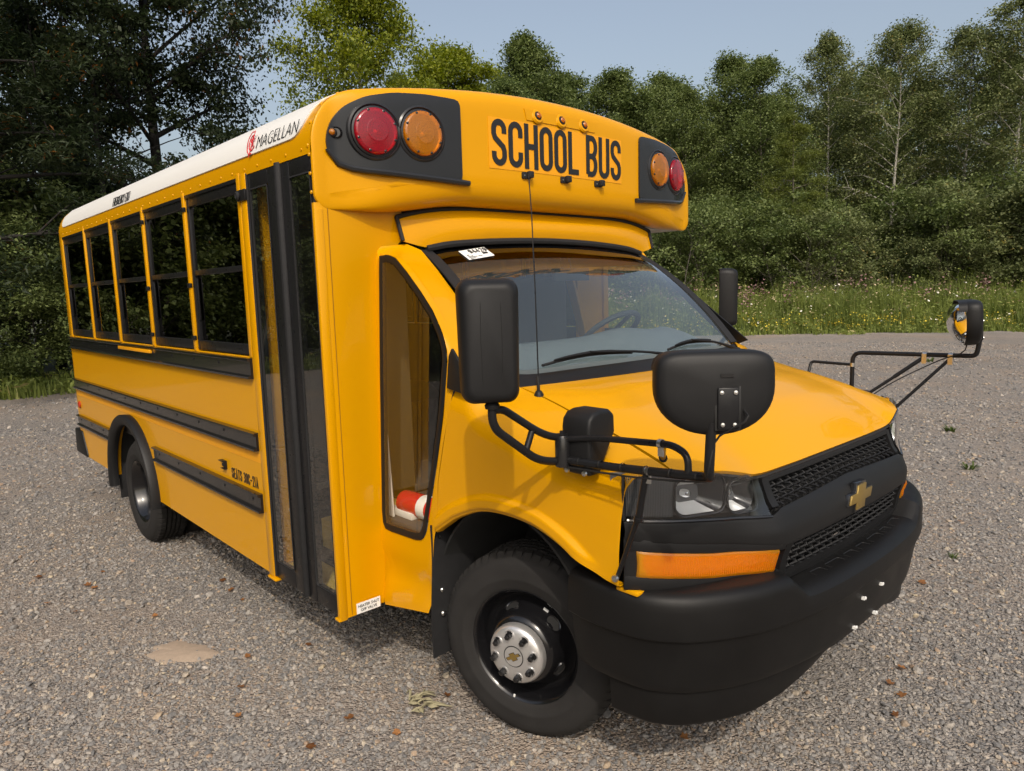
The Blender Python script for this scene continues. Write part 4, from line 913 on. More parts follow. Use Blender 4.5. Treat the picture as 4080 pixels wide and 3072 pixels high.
N_ = 96
def match(inner3, outer3):
    """pair the two loops by angle about a centre on the side"""
    c = np.array([-.46, 1.22])
    def ang(P): return np.unwrap(np.arctan2((P[:,2]-c[1])*.45, P[:,0]-c[0]))
    I = resample_closed([tuple(p) for p in inner3], 600); O = resample_closed([tuple(p) for p in outer3], 600); th = np.linspace(-PI, PI, N_+1)[:-1]
    def at(P):
        a = np.arctan2((P[:,2]-c[1])*.45, P[:,0]-c[0]); i = np.argsort(a); a = a[i]; Q = P[i]
        a2 = np.concatenate([a-2*PI,a,a+2*PI]); Q2 = np.concatenate([Q,Q,Q]); return np.stack([np.interp(th,a2,Q2[:,k]) for k in range(3)],1)
    return at(I), at(O)
INN = [(x, ysd(z), z) for x, z in QW]
I_, O_ = match(INN, OUT)
def cab_side(sg):
    rings = []
    for q in np.linspace(0, 1, 7):
        P = I_*(1-q)+O_*q
        # keep the skin on the side plane until near the outer edge, then roll over
        ys_ = np.array([ysd(z) for z in P[:,2]]); k = smooth(q)**1.6
        P[:,1] = ys_*(1-k)+O_[:,1]*k if q > 0 else ys_
        P[:,1] += np.array([.020*math.exp(-((z-.53)/.055)**2) for z in P[:,2]]); rings.append(P)
    back = I_.copy(); back[:,1] += .03; rings.insert(0, back)
    for R in rings: R[:,1] *= -sg
    ring_mesh(rings, False).build('cab_side', 'yellow_paint', bus, sharp=50)
    # black seal and pane
    sh = [(.0,-.004),(.012,-.007),(.03,-.002),(.03,.012)]; c = I_.mean(0); rr = []
    for ins, dy in sh:
        P = I_.copy(); v = P-c; v[:,1] = 0; L = np.linalg.norm(v,axis=1,keepdims=True); t = np.roll(I_,-1,0)-np.roll(I_,1,0); nn = np.stack([-t[:,2],0*t[:,0],t[:,0]],1); nn /= np.linalg.norm(nn,axis=1,keepdims=True)+1e-9
        sgn = np.sign((nn*v).sum(1,keepdims=True)); P = P-nn*sgn*ins; P[:,1] += dy; P[:,1] *= -sg; rr.append(P)
    qw = part('quarter_window'); ring_mesh(rr, False).build('window_seal', 'black_plastic', qw)
    g = rr[2].copy(); g[:,1] += sg*-.004*-1
    MB().add(g, [tuple(range(len(g)))]).build('pane', 'glass_quarter', qw, recalc=False)
cab_side(-1)
# driver's door side: leans in above the belt, glazed
ylf = lambda z: 1.0-.02*max(0,(z-.7)) if z < 1.36 else .987-.38*(z-1.36)
dr = part('driver_door')
def dpatch(pts, name, m, t=.02): n = len(pts); MB().add([(x, ylf(z)-d, z) for d in (0,t) for x, z in pts], [tuple(range(n)), tuple(range(2*n-1,n-1,-1))]+[(i,(i+1)%n,n+(i+1)%n,n+i) for i in range(n)]).build(name, m, dr)
dpatch([(-1.32,.40),(-.345,.43),(-.30,.80),(-.25,1.13),(-.20,1.36),(-1.32,1.36)], 'door_skin', 'yellow_paint')
dpatch([(-1.32,1.362),(-1.26,1.362),(-1.24,1.80),(-1.30,1.90)], 'door_frame', 'yellow_paint'); dpatch([(-1.29,1.83),(-.62,1.83),(-.66,1.90),(-1.29,1.90)], 'door_frame', 'yellow_paint')
dpatch([(-1.258,1.364),(-.21,1.364),(-.60,1.828),(-1.242,1.828)], 'pane', 'glass_quarter', .004)
dpatch([(-.20,1.364),(-.10,1.40),(-.52,1.79),(-.62,1.86),(-.60,1.80)], 'door_frame', 'black_plastic', .01)
# black sail panel at the foot of the pillar
for sg in (-1,):
    MB().add([(x, -sg*y, z) for d in (0,.012) for x, y, z in ((-.205,-1.012+d,1.352),(-.088,-1.012+d*1.0,1.335),(-.11,-1.0+d,1.42),(-.185,-.998+d,1.50),(-.202,-1.0+d,1.47))], [(0,1,2,3,4),(9,8,7,6,5)]+[(i,5+i,5+(i+1)%5,(i+1)%5) for i in range(5)]).build('sail_panel', 'black_plastic', bus, bev=.003)
# ---- fender
UP = [(-.175,-.90,1.398),(-.095,-.83,1.395),(-.03,-.80,1.345),(.07,-.80,1.322),(.16,-.805,1.300),(.25,-.812,1.276),(.40,-.823,1.240),(.53,-.834,1.204),(.62,-.843,1.176),(.672,-.852,1.156)]
LO = [(-.295,.785),(-.22,.835),(-.162,.87),(-.029,.923),(.11,.939),(.252,.930),(.354,.896),(.41,.865),(.45,.839),(.53,.815),(.585,.815)]
RE = [(-.185,1.36),(-.215,1.25),(-.247,1.133),(-.285,.983),(-.295,.815)]
us = spline(UP, 56)
lo = spline([(x,0,z) for x,z in LO], 56)
_arch = spline([(x,z) for x,z in LO], 240)
def nose(q):
    """front edge of the fender: along the top of the lamp, then down beside it"""
    P = [(.672,-.852,1.156),(.648,-.905,1.158),(.618,-.955,1.152),(.603,-.978,1.120),(.594,-.990,1.02),(.588,-.994,.92),(.585,-.994,.815)]
    t = [0,.12,.24,.34,.56,.78,1]; return np.array([interp(q, t, [p[k] for p in P]) for k in range(3)])
def fender(sg):
    rows = []; nj = 38; NI = len(us)
    for i in range(NI):
        u = us[i]; l = lo[i]; row = []; f_ = i/(NI-1)
        for j in range(nj+1):
            q = 1-(1-j/nj)**1.7; z = u[2]+(l[2]-u[2])*q; x = u[0]+(l[0]-u[0])*(.5*smooth(q)+.5*q)
            xr = interp(z, [p[1] for p in RE[::-1]], [p[0] for p in RE[::-1]])+.003
            if i == 0: x = xr
            elif x < xr+.004*i: x = xr+.004*i
            yo = ysd(z); hR = .16*(.8+.45*f_); w2 = max(0, min(1, (z-(u[2]-hR))/hR))
            y = yo+(u[1]-yo)*(1-math.sqrt(max(0, 1-w2*w2)))
            wn = smooth((f_-.62)/.38)
            if wn > 0:
                c = nose(q); x, y, z = x*(1-wn)+c[0]*wn, y*(1-wn)+c[1]*wn, z*(1-wn)+c[2]*wn
            da = float(np.sqrt(((_arch-[x,z])**2).sum(1).min()))
            y -= (.017*smooth((.056-da)/.014)-.010*smooth(1-da/.014))*smooth((.52-x)/.09)
            row.append((x, -sg*y, z))
        x, y, z = row[-1]; row.append((x, y-math.copysign(.006, y), z-.005)); row.append((x, y-math.copysign(.035, y), z-.006))
        rows.append(row)
    MB().sheet(rows, .003, (0,sg,0)).build('fender', 'yellow_paint', bus, sharp=55)
for sg in (-1, 1): fender(sg)
# ---- hood
FY = [0,.30,.50,.62,.71,.80,.88,.94,.985]; FX = [.800,.797,.789,.778,.760,.722,.680,.638,.585]
_cut = spline([(-.035,-.792,1.345),(.07,-.793,1.324),(.16,-.797,1.302),(.25,-.804,1.279),(.40,-.815,1.243),(.53,-.826,1.207),(.62,-.835,1.179),(.676,-.845,1.157)], 41)
_hz = lambda y: interp(abs(y), [0,.5,.56,.63,.70,.80,.85], [1.104,1.102,1.106,1.126,1.142,1.151,1.156])
def hood_rear(v): a = abs(v); return np.array([.085-.12*a*a, .792*v, 1.352-.007*a*a])
def hood_front(v): y = .845*v; return np.array([interp(abs(y), FY, FX)-.004-.020*max(0,(abs(v)-.86)/.14), y, _hz(y)])
_hx = [0,.25,.5,.72,.86,.95,1]; _hzc = [1.352,1.350,1.322,1.262,1.195,1.138,1.104]
def hood_pt(u, v):
    """Coons patch between cowl edge, front edge and the two shut lines, with a crown; u 0 rear..1 front, v -1..1 across"""
    v = max(-1, min(1, v)); t = (v+1)/2; i = u*40; k = min(int(i), 39); L = _cut[k]+(_cut[k+1]-_cut[k])*(i-k); Rr = L*[1,-1,1]
    c00, c01, c10, c11 = _cut[0], _cut[0]*[1,-1,1], _cut[-1], _cut[-1]*[1,-1,1]
    R0, F1 = hood_rear(v), hood_front(v); e = hood_rear(-1)-c00; g = hood_front(-1)-c10
    P = (1-u)*R0+u*F1+(1-t)*L+t*Rr-((1-u)*((1-t)*c00+t*c01)+u*((1-t)*c10+t*c11))
    zc = (1-u)*hood_rear(0)[2]+u*hood_front(0)[2]+L[2]-((1-u)*c00[2]+u*c10[2])
    cr = interp(u, _hx, _hzc)-zc; a = abs(v); P[2] += cr*(1-a**2.4)
    return tuple(P)
rows = [[hood_pt(u, v) for v in np.linspace(-1,1,37)] for u in list(np.linspace(0,.9,22))+[.93,.955,.975,.99,1.0]]
MB().sheet(rows, .012, (0,0,1)).build('hood', 'yellow_paint', bus, sharp=55)
# black sheet put in as the shade of the gap under the hood edge
MB().sheet([[(x, y, z-.016) for x, y, z in [hood_pt(u, v) for v in np.linspace(-1,1,25)]] for u in np.linspace(0,1,10)], .004, (0,0,1)).build('hood_gap_shade', 'underbody', bus)
# ---- cowl, windscreen, gasket
WSB = [(-.090,-.80,1.398),(-.085,-.68,1.384),(-.072,-.4,1.384),(-.050,0,1.386)]; WST = [(-.665,-.745,1.885),(-.652,-.6,1.908),(-.640,-.3,1.926),(-.636,0,1.932)]
def symm(P, n):
    P = np.array(P); Q = np.concatenate([P, (P[:-1]*[1,-1,1])[::-1]]); return spline(Q, n)
wb, wt = symm(WSB, 33), symm(WST, 33)
def ws_pt(u, i): p = wb[i]*(1-u)+wt[i]*u; n = Vector((.7,0,.7)); b = .040*(1-(2*u-1)**2); return (p[0]+b*.7, p[1], p[2]+b*.7)
wsp = part('windscreen')
MB().sheet([[ws_pt(u, i) for i in range(33)] for u in np.linspace(.02,.825,14)], .003, (1,0,1)).build('pane', 'glass_screen', wsp)
rows = []
for u in np.linspace(0, 1, 6):
    row = []
    for i in range(33):
        t_ = abs(i-16)/16; lo_ = .828; row.append(ws_pt(lo_*(1-u)+.99*u, i))
    rows.append(row)
MB().sheet(rows, .003, (1,0,1)).build('tint_band', 'glass_band', wsp)
MB().sheet([[ws_pt(u, i) for i in range(33)] for u in np.linspace(.855,.89,3)], .0031, (1,0,1)).build('pane', 'glass_screen', wsp) if False else None
edge = [ws_pt(1.0, i) for i in range(33)]; sidep = [ws_pt(u, 0) for u in np.linspace(0,1,12)]
MB().tube([Vector(p)+Vector((.008,0,.008)) for p in edge], .016, 8).build('gasket', 'rubber', wsp)
for k in (0, 32):
    MB().sheet([[Vector(ws_pt(u, k))+Vector((.004,s_*(-1 if k == 0 else 1),.004+ (0 if s_ > .02 else 0))) for s_ in (-.03,-.01,.012,.028)] for u in np.linspace(0,1,12)], .006, (1,0,1)).build('gasket', 'rubber', wsp)
hb = [np.array(hood_rear(v)) for v in np.linspace(-1,1,33)]
rows = []
for u in np.linspace(0,1,5):
    rows.append([tuple((np.array(wb[i])+[.0,0,-.004])*(1-u)+(hb[i]+[-.004,0,-.006])*u) for i in range(33)])
MB().sheet(rows, .006, (0,0,1)).build('cowl', 'black_plastic', bus)
# wipers
def wiper(y0, y1, py):
    wp = part('wiper'); pts = []
    for k in range(9):
        y = y0+(y1-y0)*k/8; i = (y+.80)/1.6*32; i0 = int(max(0,min(31,i))); u = .022+.022*math.sin(PI*k/8)+.010*k/8; a = Vector(ws_pt(u,i0)); b = Vector(ws_pt(u,i0+1)); pts.append(a+(b-a)*(i-i0)+Vector((.012,0,.012)))
    MB().tube(pts, .006, 6).build('blade', 'rubber', wp)
    MB().tube([p+Vector((.008,0,.010)) for p in pts[1:8]], [.003,.006,.007,.008,.007,.006,.003], 6).build('blade_frame', 'black_plastic', wp)
    mid = pts[4]+Vector((.012,0,.014)); MB().tube(spline([mid, mid*.5+Vector((0,py,1.375))*.5+Vector((0,0,.012)), Vector((-.0,py,1.372))], 8), [.006]*5+[.008,.010,.012], 6).build('arm', 'black_plastic', wp)
wiper(-.62, -.10, .25); wiper(.16, .60, .70)
# ---- roof fairing between windscreen and cap
rows = []
for u in np.linspace(0, 1, 10):
    row = []
    for i in range(49):
        v = -1+2*i/48; a = abs(v); yb, xb = .866*v, -.640-.034*a**2; zb_ = interp(a, [0,.46,.69,.83,.88,.93,1], [1.947,1.937,1.918,1.899,1.900,1.908,1.924])
        yt, zt_, xt = .872*v, 2.082-.055*a**5, -.672-.022*a**4
        b = .030*math.sin(PI*u)*(1-a**4); row.append((xb+(xt-xb)*u+b+.012*(1-u), yb+(yt-yb)*u, zb_+(zt_-zb_)*u))
    rows.append(row)
MB().sheet(rows, .004, (1,0,0)).build('roof_fairing', 'yellow_paint', bus, sharp=60)
MB().tube([Vector(p)+Vector((.006,0,-.004)) for p in rows[-1]], .010, 8).build('fairing_trim', 'rubber', bus)
for k in (0, 48): MB().tube([Vector(r[k])+Vector((.006,0,0)) for r in rows], .009, 8).build('fairing_trim', 'rubber', bus)
# cheek between fairing and the cab side top
for sg in (-1,):
    MB().sheet([[(-.70,sg*.86,2.03),(-.698,sg*.93,2.03),(-.70,sg*1.03,2.03)],[(-.695,sg*.85,1.92),(-.698,sg*.93,1.92),(-.70,sg*1.03,1.92)]], .006, (1,0,0)).build('cheek_panel', 'yellow_paint', bus)
# ---- antenna
an = part('antenna'); MB().lathe([(.020,-.01),(.018,.008),(.012,.020),(.006,.024),(.0055,.07),(.003,.075)], (.062,-.795,1.318), (-.06,0,1), 14).build('base', 'black_plastic', an)
MB().tube([(.060,-.794,1.38),(.02,-.76,1.70),(-.03,-.72,1.98),(-.063,-.698,2.13)], [.0028,.0026,.0022,.002], 6).build('mast', 'black_metal', an)
# ---- grille, lamps, fascia
def fas(y, z, off=0):
    pz = interp(z, [.74,.78,.83,.878,.93,.985,1.02,1.08,1.12], [.045,.052,.060,.078,.075,.052,.024,.0,-.004])
    a = abs(y); return interp(a, FY, FX)+pz*(1-.95*smooth((a-.50)/.22))+off
def strip(ya, yb, zlo, zhi, off, t, ny=16, nz__=6, bulge=0.):
    rows = []
    for k in range(nz__+1):
        q = k/nz__; rows.append([(fas(y, zlo(y)+(zhi(y)-zlo(y))*q, off+bulge*math.sin(PI*q)), y, zlo(y)+(zhi(y)-zlo(y))*q) for y in np.linspace(ya, yb, ny+1)])
    return MB().sheet(rows, t, (1,0,0))
lin = lambda xs_, ys_: (lambda y: interp(abs(y), xs_, ys_))
htop = lin([.5,.56,.70,.80,.90,.98],[1.098,1.104,1.142,1.150,1.156,1.152]); hbot = lin([.5,.80,.98],[.978,1.006,1.022])
hood_low = lin([0,.5,.56,.70,.80,.90,.985],[1.094,1.092,1.098,1.132,1.140,1.146,1.146])
strip(-.93, .93, lambda y: .735+.03*abs(y), hood_low, -.08, .01, 60, 14).build('fascia_backing', 'underbody', bus)
gr = part('grille')
gt = lin([0,.5],[1.090,1.088]); ub = lin([0,.5],[1.012,.996]); bb = lin([0,.5,.98],[.874,.880,.955]); lb = lin([0,.48,.53],[.752,.768,.79])
strip(-.515, .515, lambda y: gt(y)-.016, gt, .004, .05, 40, 3).build('frame', 'black_plastic', gr, bev=.003)
strip(-.982, .982, lambda y: bb(y), lambda y: interp(abs(y),[0,.5,.56,.8,.985],[1.010,.994,.974,.998,1.014]), .006, .03, 64, 8, .004).build('fascia_bar', 'black_plastic', bus, bev=.002)
strip(-.49, .49, lambda y: lb(y)-.022, lb, .006, .05, 40, 3).build('frame', 'black_plastic', gr)
for sg in (-1, 1):
    a, b = sorted((sg*.492, sg*.526)); strip(a, b, lambda y: 1.0, lambda y: 1.086, .004, .05, 3, 6).build('frame', 'black_plastic', gr)
    a, b = sorted((sg*.47, sg*.508)); strip(a, b, lambda y: .75, lambda y: .882, .004, .05, 3, 6).build('frame', 'black_plastic', gr)
def mesh_wires(ya, yb, z0, z1, nr, nc):
    mb = MB(); dy = (yb-ya)/nc
    for c in range(nc+1):
        pts = []
        for k in range(nr*4+1):
            q = k/(nr*4); ph = (k % 4); w_ = (0,1,1,0)[ph] if False else math.sin(2*PI*k/4+PI/4); sg_ = 1 if c % 2 else -1
            y = max(ya, min(yb, ya+c*dy+sg_*dy*.46*max(-1,min(1,w_*1.3)))); zz = z0(y)+(z1(y)-z0(y))*q
            pts.append((fas(y, zz, -.014+.008*math.cos(2*PI*k/4)), y, zz))
        mb.tube(pts, .0042, 5, cap=False)
    return mb
mesh_wires(-.492, .492, lambda y: ub(y)-.004, lambda y: gt(y)-.014, 4, 40).build('mesh', 'black_plastic', gr, recalc=False)
mesh_wires(-.475, .475, lambda y: lb(y)-.004, lambda y: bb(y)+.002, 5, 36).build('mesh', 'black_plastic', gr, recalc=False)
# bow-tie badge: cross with slanted arms
def bowtie(w, h): return [(-w,-.38*h),(-.36*w,-.38*h),(-.42*w,-h),(.30*w,-h),(.36*w,-.38*h),(.86*w,-.38*h),(w,.38*h),(.36*w,.38*h),(.42*w,h),(-.30*w,h),(-.36*w,.38*h),(-.86*w,.38*h)]
bd = part('badge'); q = bowtie(.098, .046); xb_ = fas(0,.93)+.012
MB().prism([(y*1.1, .935+z*1.14) for y, z in q], 'x', xb_-.02, xb_+.004).build('badge_frame', 'black_gloss', bd, bev=.002)
MB().prism([(y*.97, .935+z*.95) for y, z in q], 'x', xb_-.01, xb_+.009).build('badge_face', 'gold', bd, bev=.002)
# headlamps
for sg in (-1, 1):
    hl = part('headlight'); a, b = sorted((sg*.548, sg*.975))
    strip(a, b, hbot, htop, -.055, .005, 20, 5).build('housing', 'lamp_grey', hl)
    mb = MB()
    for k in range(34):      # fluted outer part of the lens
        y = sg*(.970-.0042*k)
        if abs(y) > .855:
            mb.tube([(fas(y,z,-.012),y,z) for z in np.linspace(hbot(y)+.006,htop(y)-.006,5)], .0016, 4, cap=False)
    mb.build('flutes', 'lamp_grey', hl, recalc=False)
    for yc, w_, h_ in ((.775,.150,.108),(.625,.105,.096)):
        zc = (hbot(yc)+htop(yc))/2-.002; rows = []
        # reflector: a shallow bowl, open to the front
        for k in range(9):
            q = k/8; sc = 1-q*.8; ring = []
            for px_, pz_ in rrect(w_, h_, .03, 4): ring.append((fas(sg*yc, zc, -.006-.058*math.sin(q*PI/2))+ (fas(sg*(yc+px_),zc)-fas(sg*yc,zc))*sc, sg*(yc+px_*sc), zc+pz_*sc))
            rows.append(np.array(ring))
        ring_mesh(rows).build('reflector', 'lamp_mirror', hl, sharp=60)
        RQ = rrect(w_, h_, .03, 4); sel = [i for i, (px_, pz_) in enumerate(RQ) if px_ < -.05*w_]; sel = sorted([i for i in sel], key=lambda i: math.atan2(RQ[i][1], RQ[i][0]) % (2*PI))
        MB().sheet([[tuple(r[i]+[.0015,0,0]) for i in sel] for r in rows[0:8]], .001, (1,0,0)).build('painted_bowl_shade', 'black_gloss', hl, sharp=60)  # shaded half of the bowl, put in as a black sheet
        MB().lathe([(0,.030),(.009,.027),(.013,.018),(.013,0)], (fas(sg*yc,zc,-.06), sg*(yc+.02), zc+.004), (1,0,0), 14).build('bulb', 'chrome', hl)
        q = rrect(w_+.012, h_+.012, .034, 5); pts = [(fas(sg*(yc+px_), zc+pz_, -.004), sg*(yc+px_), zc+pz_) for px_, pz_ in q]; MB().tube(pts+pts[:1], .004, 5, cap=False).build('bezel', 'black_gloss', hl)
    # lens and trim over the reflectors and their painted shading
    strip(a, b, hbot, htop, .004, .004, 24, 6, .006).build('lens', 'glass_lens', hl)
    pts = [(fas(y,hbot(y)-.004,.006),y,hbot(y)-.004) for y in np.linspace(a,b,14)]; MB().tube(pts, .005, 6).build('trim', 'black_gloss', hl)
    pts = [(fas(sg*.978,z,.002),sg*.980,z) for z in np.linspace(hbot(.98)-.005,htop(.98),6)]; MB().tube(pts, .006, 6).build('trim', 'black_gloss', hl)
    # turn signal
    tsn = part('turn_signal'); tt_ = lin([.51,.75,.96],[.870,.892,.924]); tb_ = lin([.51,.75,.96],[.793,.812,.842])
    a, b = sorted((sg*.54, sg*.962)); strip(a, b, tb_, tt_, .010, .02, 30, 6, .004).build('lens', 'lens_turn', tsn, bev=.004)
    mb = MB()
    for k in range(52):
        y = sg*(.546+.0072*k) if k < 50 else sg*.546; mb.tube([(fas(y,z,.0125),y,z) for z in np.linspace(tb_(y)+.010,tt_(y)-.010,3)], .0021, 4, cap=False)
    mb.build('flutes', 'lens_turn', tsn, recalc=False)
    strip(a, b, lambda y: tb_(y)+.004, lambda y: tt_(y)-.004, -.014, .003, 20, 4).build('reflector', 'silver', tsn)
    a, b = sorted((sg*.512, sg*.982)); strip(a, b, lambda y: tt_(y)-.002, lambda y: tt_(y)+.036, .006, .03, 24, 2).build('surround', 'black_plastic', tsn, bev=.002)
    strip(a, b, lambda y: tb_(y)-.040, lambda y: tb_(y)+.002, .006, .03, 24, 2).build('surround', 'black_plastic', tsn, bev=.002)
    a, b = sorted((sg*.952, sg*.982)); strip(a, b, lambda y: .80, lambda y: .96, .004, .03, 4, 4).build('surround', 'black_plastic', tsn, bev=.002)
    box('fender_tab', (.56, min(sg*.93,sg*.975), .788), (.64, max(sg*.93,sg*.975), .800), 'yellow_paint', bus, bev=.003)
# ---- bumper
BP = [(.36,.975),(.45,.988),(.56,.985),(.66,.962),(.735,.915),(.785,.862),(.845,.765),(.892,.655),(.930,.50),(.958,.30),(.968,0)]
bp_ = spline([(x,-y,0) for x,y in BP]+[(x,y,0) for x,y in BP[-2::-1]], 81)
tg = np.gradient(bp_,axis=0); tg /= np.linalg.norm(tg,axis=1,keepdims=True); bn = np.stack([tg[:,1],-tg[:,0],0*tg[:,0]],1)
if bn[40][0] < 0: bn = -bn
def ztop(y): return .800-.062*smooth((.56-abs(y))/.10)
rows = []
for i, p in enumerate(bp_):
    y = p[1]; zt = ztop(y); n_ = bn[i]; c_ = smooth((.62-abs(y))/.2); e_ = smooth((abs(y)-.8)/.15)
    prof = [(-.16,zt+.002),(-.040-.024*c_,zt),(-.032-.018*c_,zt-.001),(-.021-.010*c_,zt-.005),(-.011-.004*c_,zt-.012),(-.004,zt-.022),(0,zt-.036),(.0015,zt-.055),(.003,.668),(.002,.660),(-.002,.655),(-.012,.652),(-.013,.649),(-.018,.60),(-.034,.50),(-.038,.482),(-.044,.472),(-.053,.466),(-.10,.464)]
    rows.append([tuple(p+n_*d+np.array([0,0,z])) for d, z in prof])
MB().sheet(rows, .006, (1,0,-.2)).build('bumper', 'black_bumper', bus, sharp=24)
rows = []
for i, p in enumerate(bp_[4:-4]):
    y = p[1]; n_ = bn[i+4]; zl = interp(abs(y), [0,.2,.37,.5,.63,.98], [.458,.450,.405,.372,.352,.345]); rows.append([tuple(p+n_*d+np.array([0,0,z])) for d, z in ((-.06,.475),(-.060,.45),(-.066,zl+.01),(-.074,zl))])
MB().sheet(rows, .005, (1,0,0)).build('air_dam', 'black_bumper', bus)
# step pad grooves on the bumper top
mb = MB()
for k in range(-3, 4):
    for row_ in range(2):
        y = k*.118+row_*.05; 
        if abs(y)+.04 > .45: continue
        i = int(np.argmin(np.abs(bp_[:,1]-y))); i2 = int(np.argmin(np.abs(bp_[:,1]-(y+.085)))); o_ = .062+.042*row_; pts = []
        for (j, oo) in ((i,o_),(i,o_+.03),(i2,o_+.03),(i2,o_)): q_ = bp_[j]-bn[j]*oo; pts.append((q_[0],q_[1],ztop(q_[1])+.0005))
        mb.tube(fillet(pts,.012,3), .0018, 4, cap=False)
mb.build('step_ribs', 'black_plastic', bus, recalc=False)
for y, z in ((.061,.604),(-.094,.599),(.055,.491),(-.12,.494)):
    cl2 = part('plate_clip'); x = interp(y,[-.3,0,.3],[.958,.968,.958])-(.020 if z > .55 else .036)
    mb = MB(); mb.lathe([(.004,-.004),(.004,.010),(.006,.011),(.006,.014),(0,.014)], (x,y,z), (1,0,0), 8); mb.box((x,y-.014,z-.004),(x+.014,y-.0095,z+.007)); mb.build('clip', 'white_print', cl2)
# ---- mud flaps, wheel wells, underbody
for sg in (-1, 1):
    ys1, ys2 = sorted((sg*.80, sg*1.022)); rows = [[(-.335-.03*(.8-z)*.2-.012*math.sin(z*9+y*14), y, z) for y in np.linspace(ys1, ys2-(0 if sg > 0 else 0), 5)] for z in np.linspace(.24,.80,9)]
    fl = part('mud_flap'); MB().sheet(rows, .008, (1,0,0)).build('flap', 'rubber', fl)
    mb = MB()
    for z in (.745,.63,.52,.42): mb.lathe([(.011,0),(.011,.006),(.006,.010),(0,.010)], (-.338, sg*.975+sg*(.01 if z > .6 else .0), z), (1,0,.1), 10)
    mb.build('bolt', 'steel', fl)
    # well liner: arch of black plastic
    rows = [[(.05+.43*math.cos(a), sg*y, .42+.50*math.sin(a)) for y in (.50,.965)] for a in np.linspace(.42, PI-.1, 22)]
    MB().sheet(rows, .01, (0,0,-1)).build('wheel_well', 'underbody', bus)
    y1_, y2_ = sorted((sg*.48, sg*.5)); box('wheel_well_wall', (-.42,y1_,.3), (.5,y2_,.95), 'underbody', bus, bev=0)
    rows = [[(-3.55+.515*math.cos(a), sg*y, .37+.535*math.sin(a)) for y in (.60,1.262)] for a in np.linspace(0, PI, 20)]
    MB().sheet(rows, .01, (0,0,-1)).build('wheel_well', 'underbody', bus)
    y1_, y2_ = sorted((sg*.6, sg*.62)); box('wheel_well_wall', (-4.1,y1_,.3), (-3.0,y2_,.92), 'underbody', bus, bev=0)
    # rear wheel flare
    pr = [(0,0),(.045,.004),(.056,-.004),(.056,-.03),(.045,-.062),(.030,-.07),(.0,-.066)]; rows = []
    for a in np.linspace(-.05, PI+.12, 34):
        rr_ = .505; hx, hz = math.cos(a), math.sin(a); rows.append([(-3.55+(rr_+e+.015)*hx*1.03, sg*(S+d), .385+(rr_+e+.015)*hz*1.03) for d, e in pr])
    MB().sheet(rows, .004, (0,sg,0)).build('wheel_flare', 'black_plastic', bus, sharp=50)
    fl = part('mud_flap'); y1_, y2_ = sorted((sg*.72, sg*1.24)); MB().box((-4.06,y1_,.22),(-4.05,y2_,.62)).build('flap', 'rubber', fl, bev=.003)
    # rear bumper corner
    y1_, y2_ = sorted((sg*.9, sg*(S+.012))); MB().prism([(-5.33,.40),(-5.31,.615),(-5.06,.615),(-4.93,.42),(-4.95,.40)], 'y', y1_, y2_).build('rear_bumper', 'black_plastic', bus, bev=.012)
box('underbody', (-5.1,-1.05,.40), (-.74,1.05,.455), 'underbody', bus, bev=0); box('underbody', (-.74,-.46,.40), (.5,.46,.455), 'underbody', bus, bev=0)
box('chassis_frame', (-5.0,-.45,.28), (.6,-.36,.42), 'underbody', bus); box('chassis_frame', (-5.0,.36,.28), (.6,.45,.42), 'underbody', bus)
MB().tube([(-3.55,-1.0,.37),(-3.55,-.2,.37),(-3.55,-.12,.37),(-3.55,.12,.37),(-3.55,.2,.37),(-3.55,1.0,.37)], [.05,.06,.15,.15,.06,.05], 12).build('rear_axle', 'underbody', bus)
MB().tube([(0,-.8,.36),(0,.8,.36)], .04, 8).build('front_axle', 'underbody', bus)
box('engine', (-.2,-.42,.35), (.6,.42,1.0), 'underbody', bus)
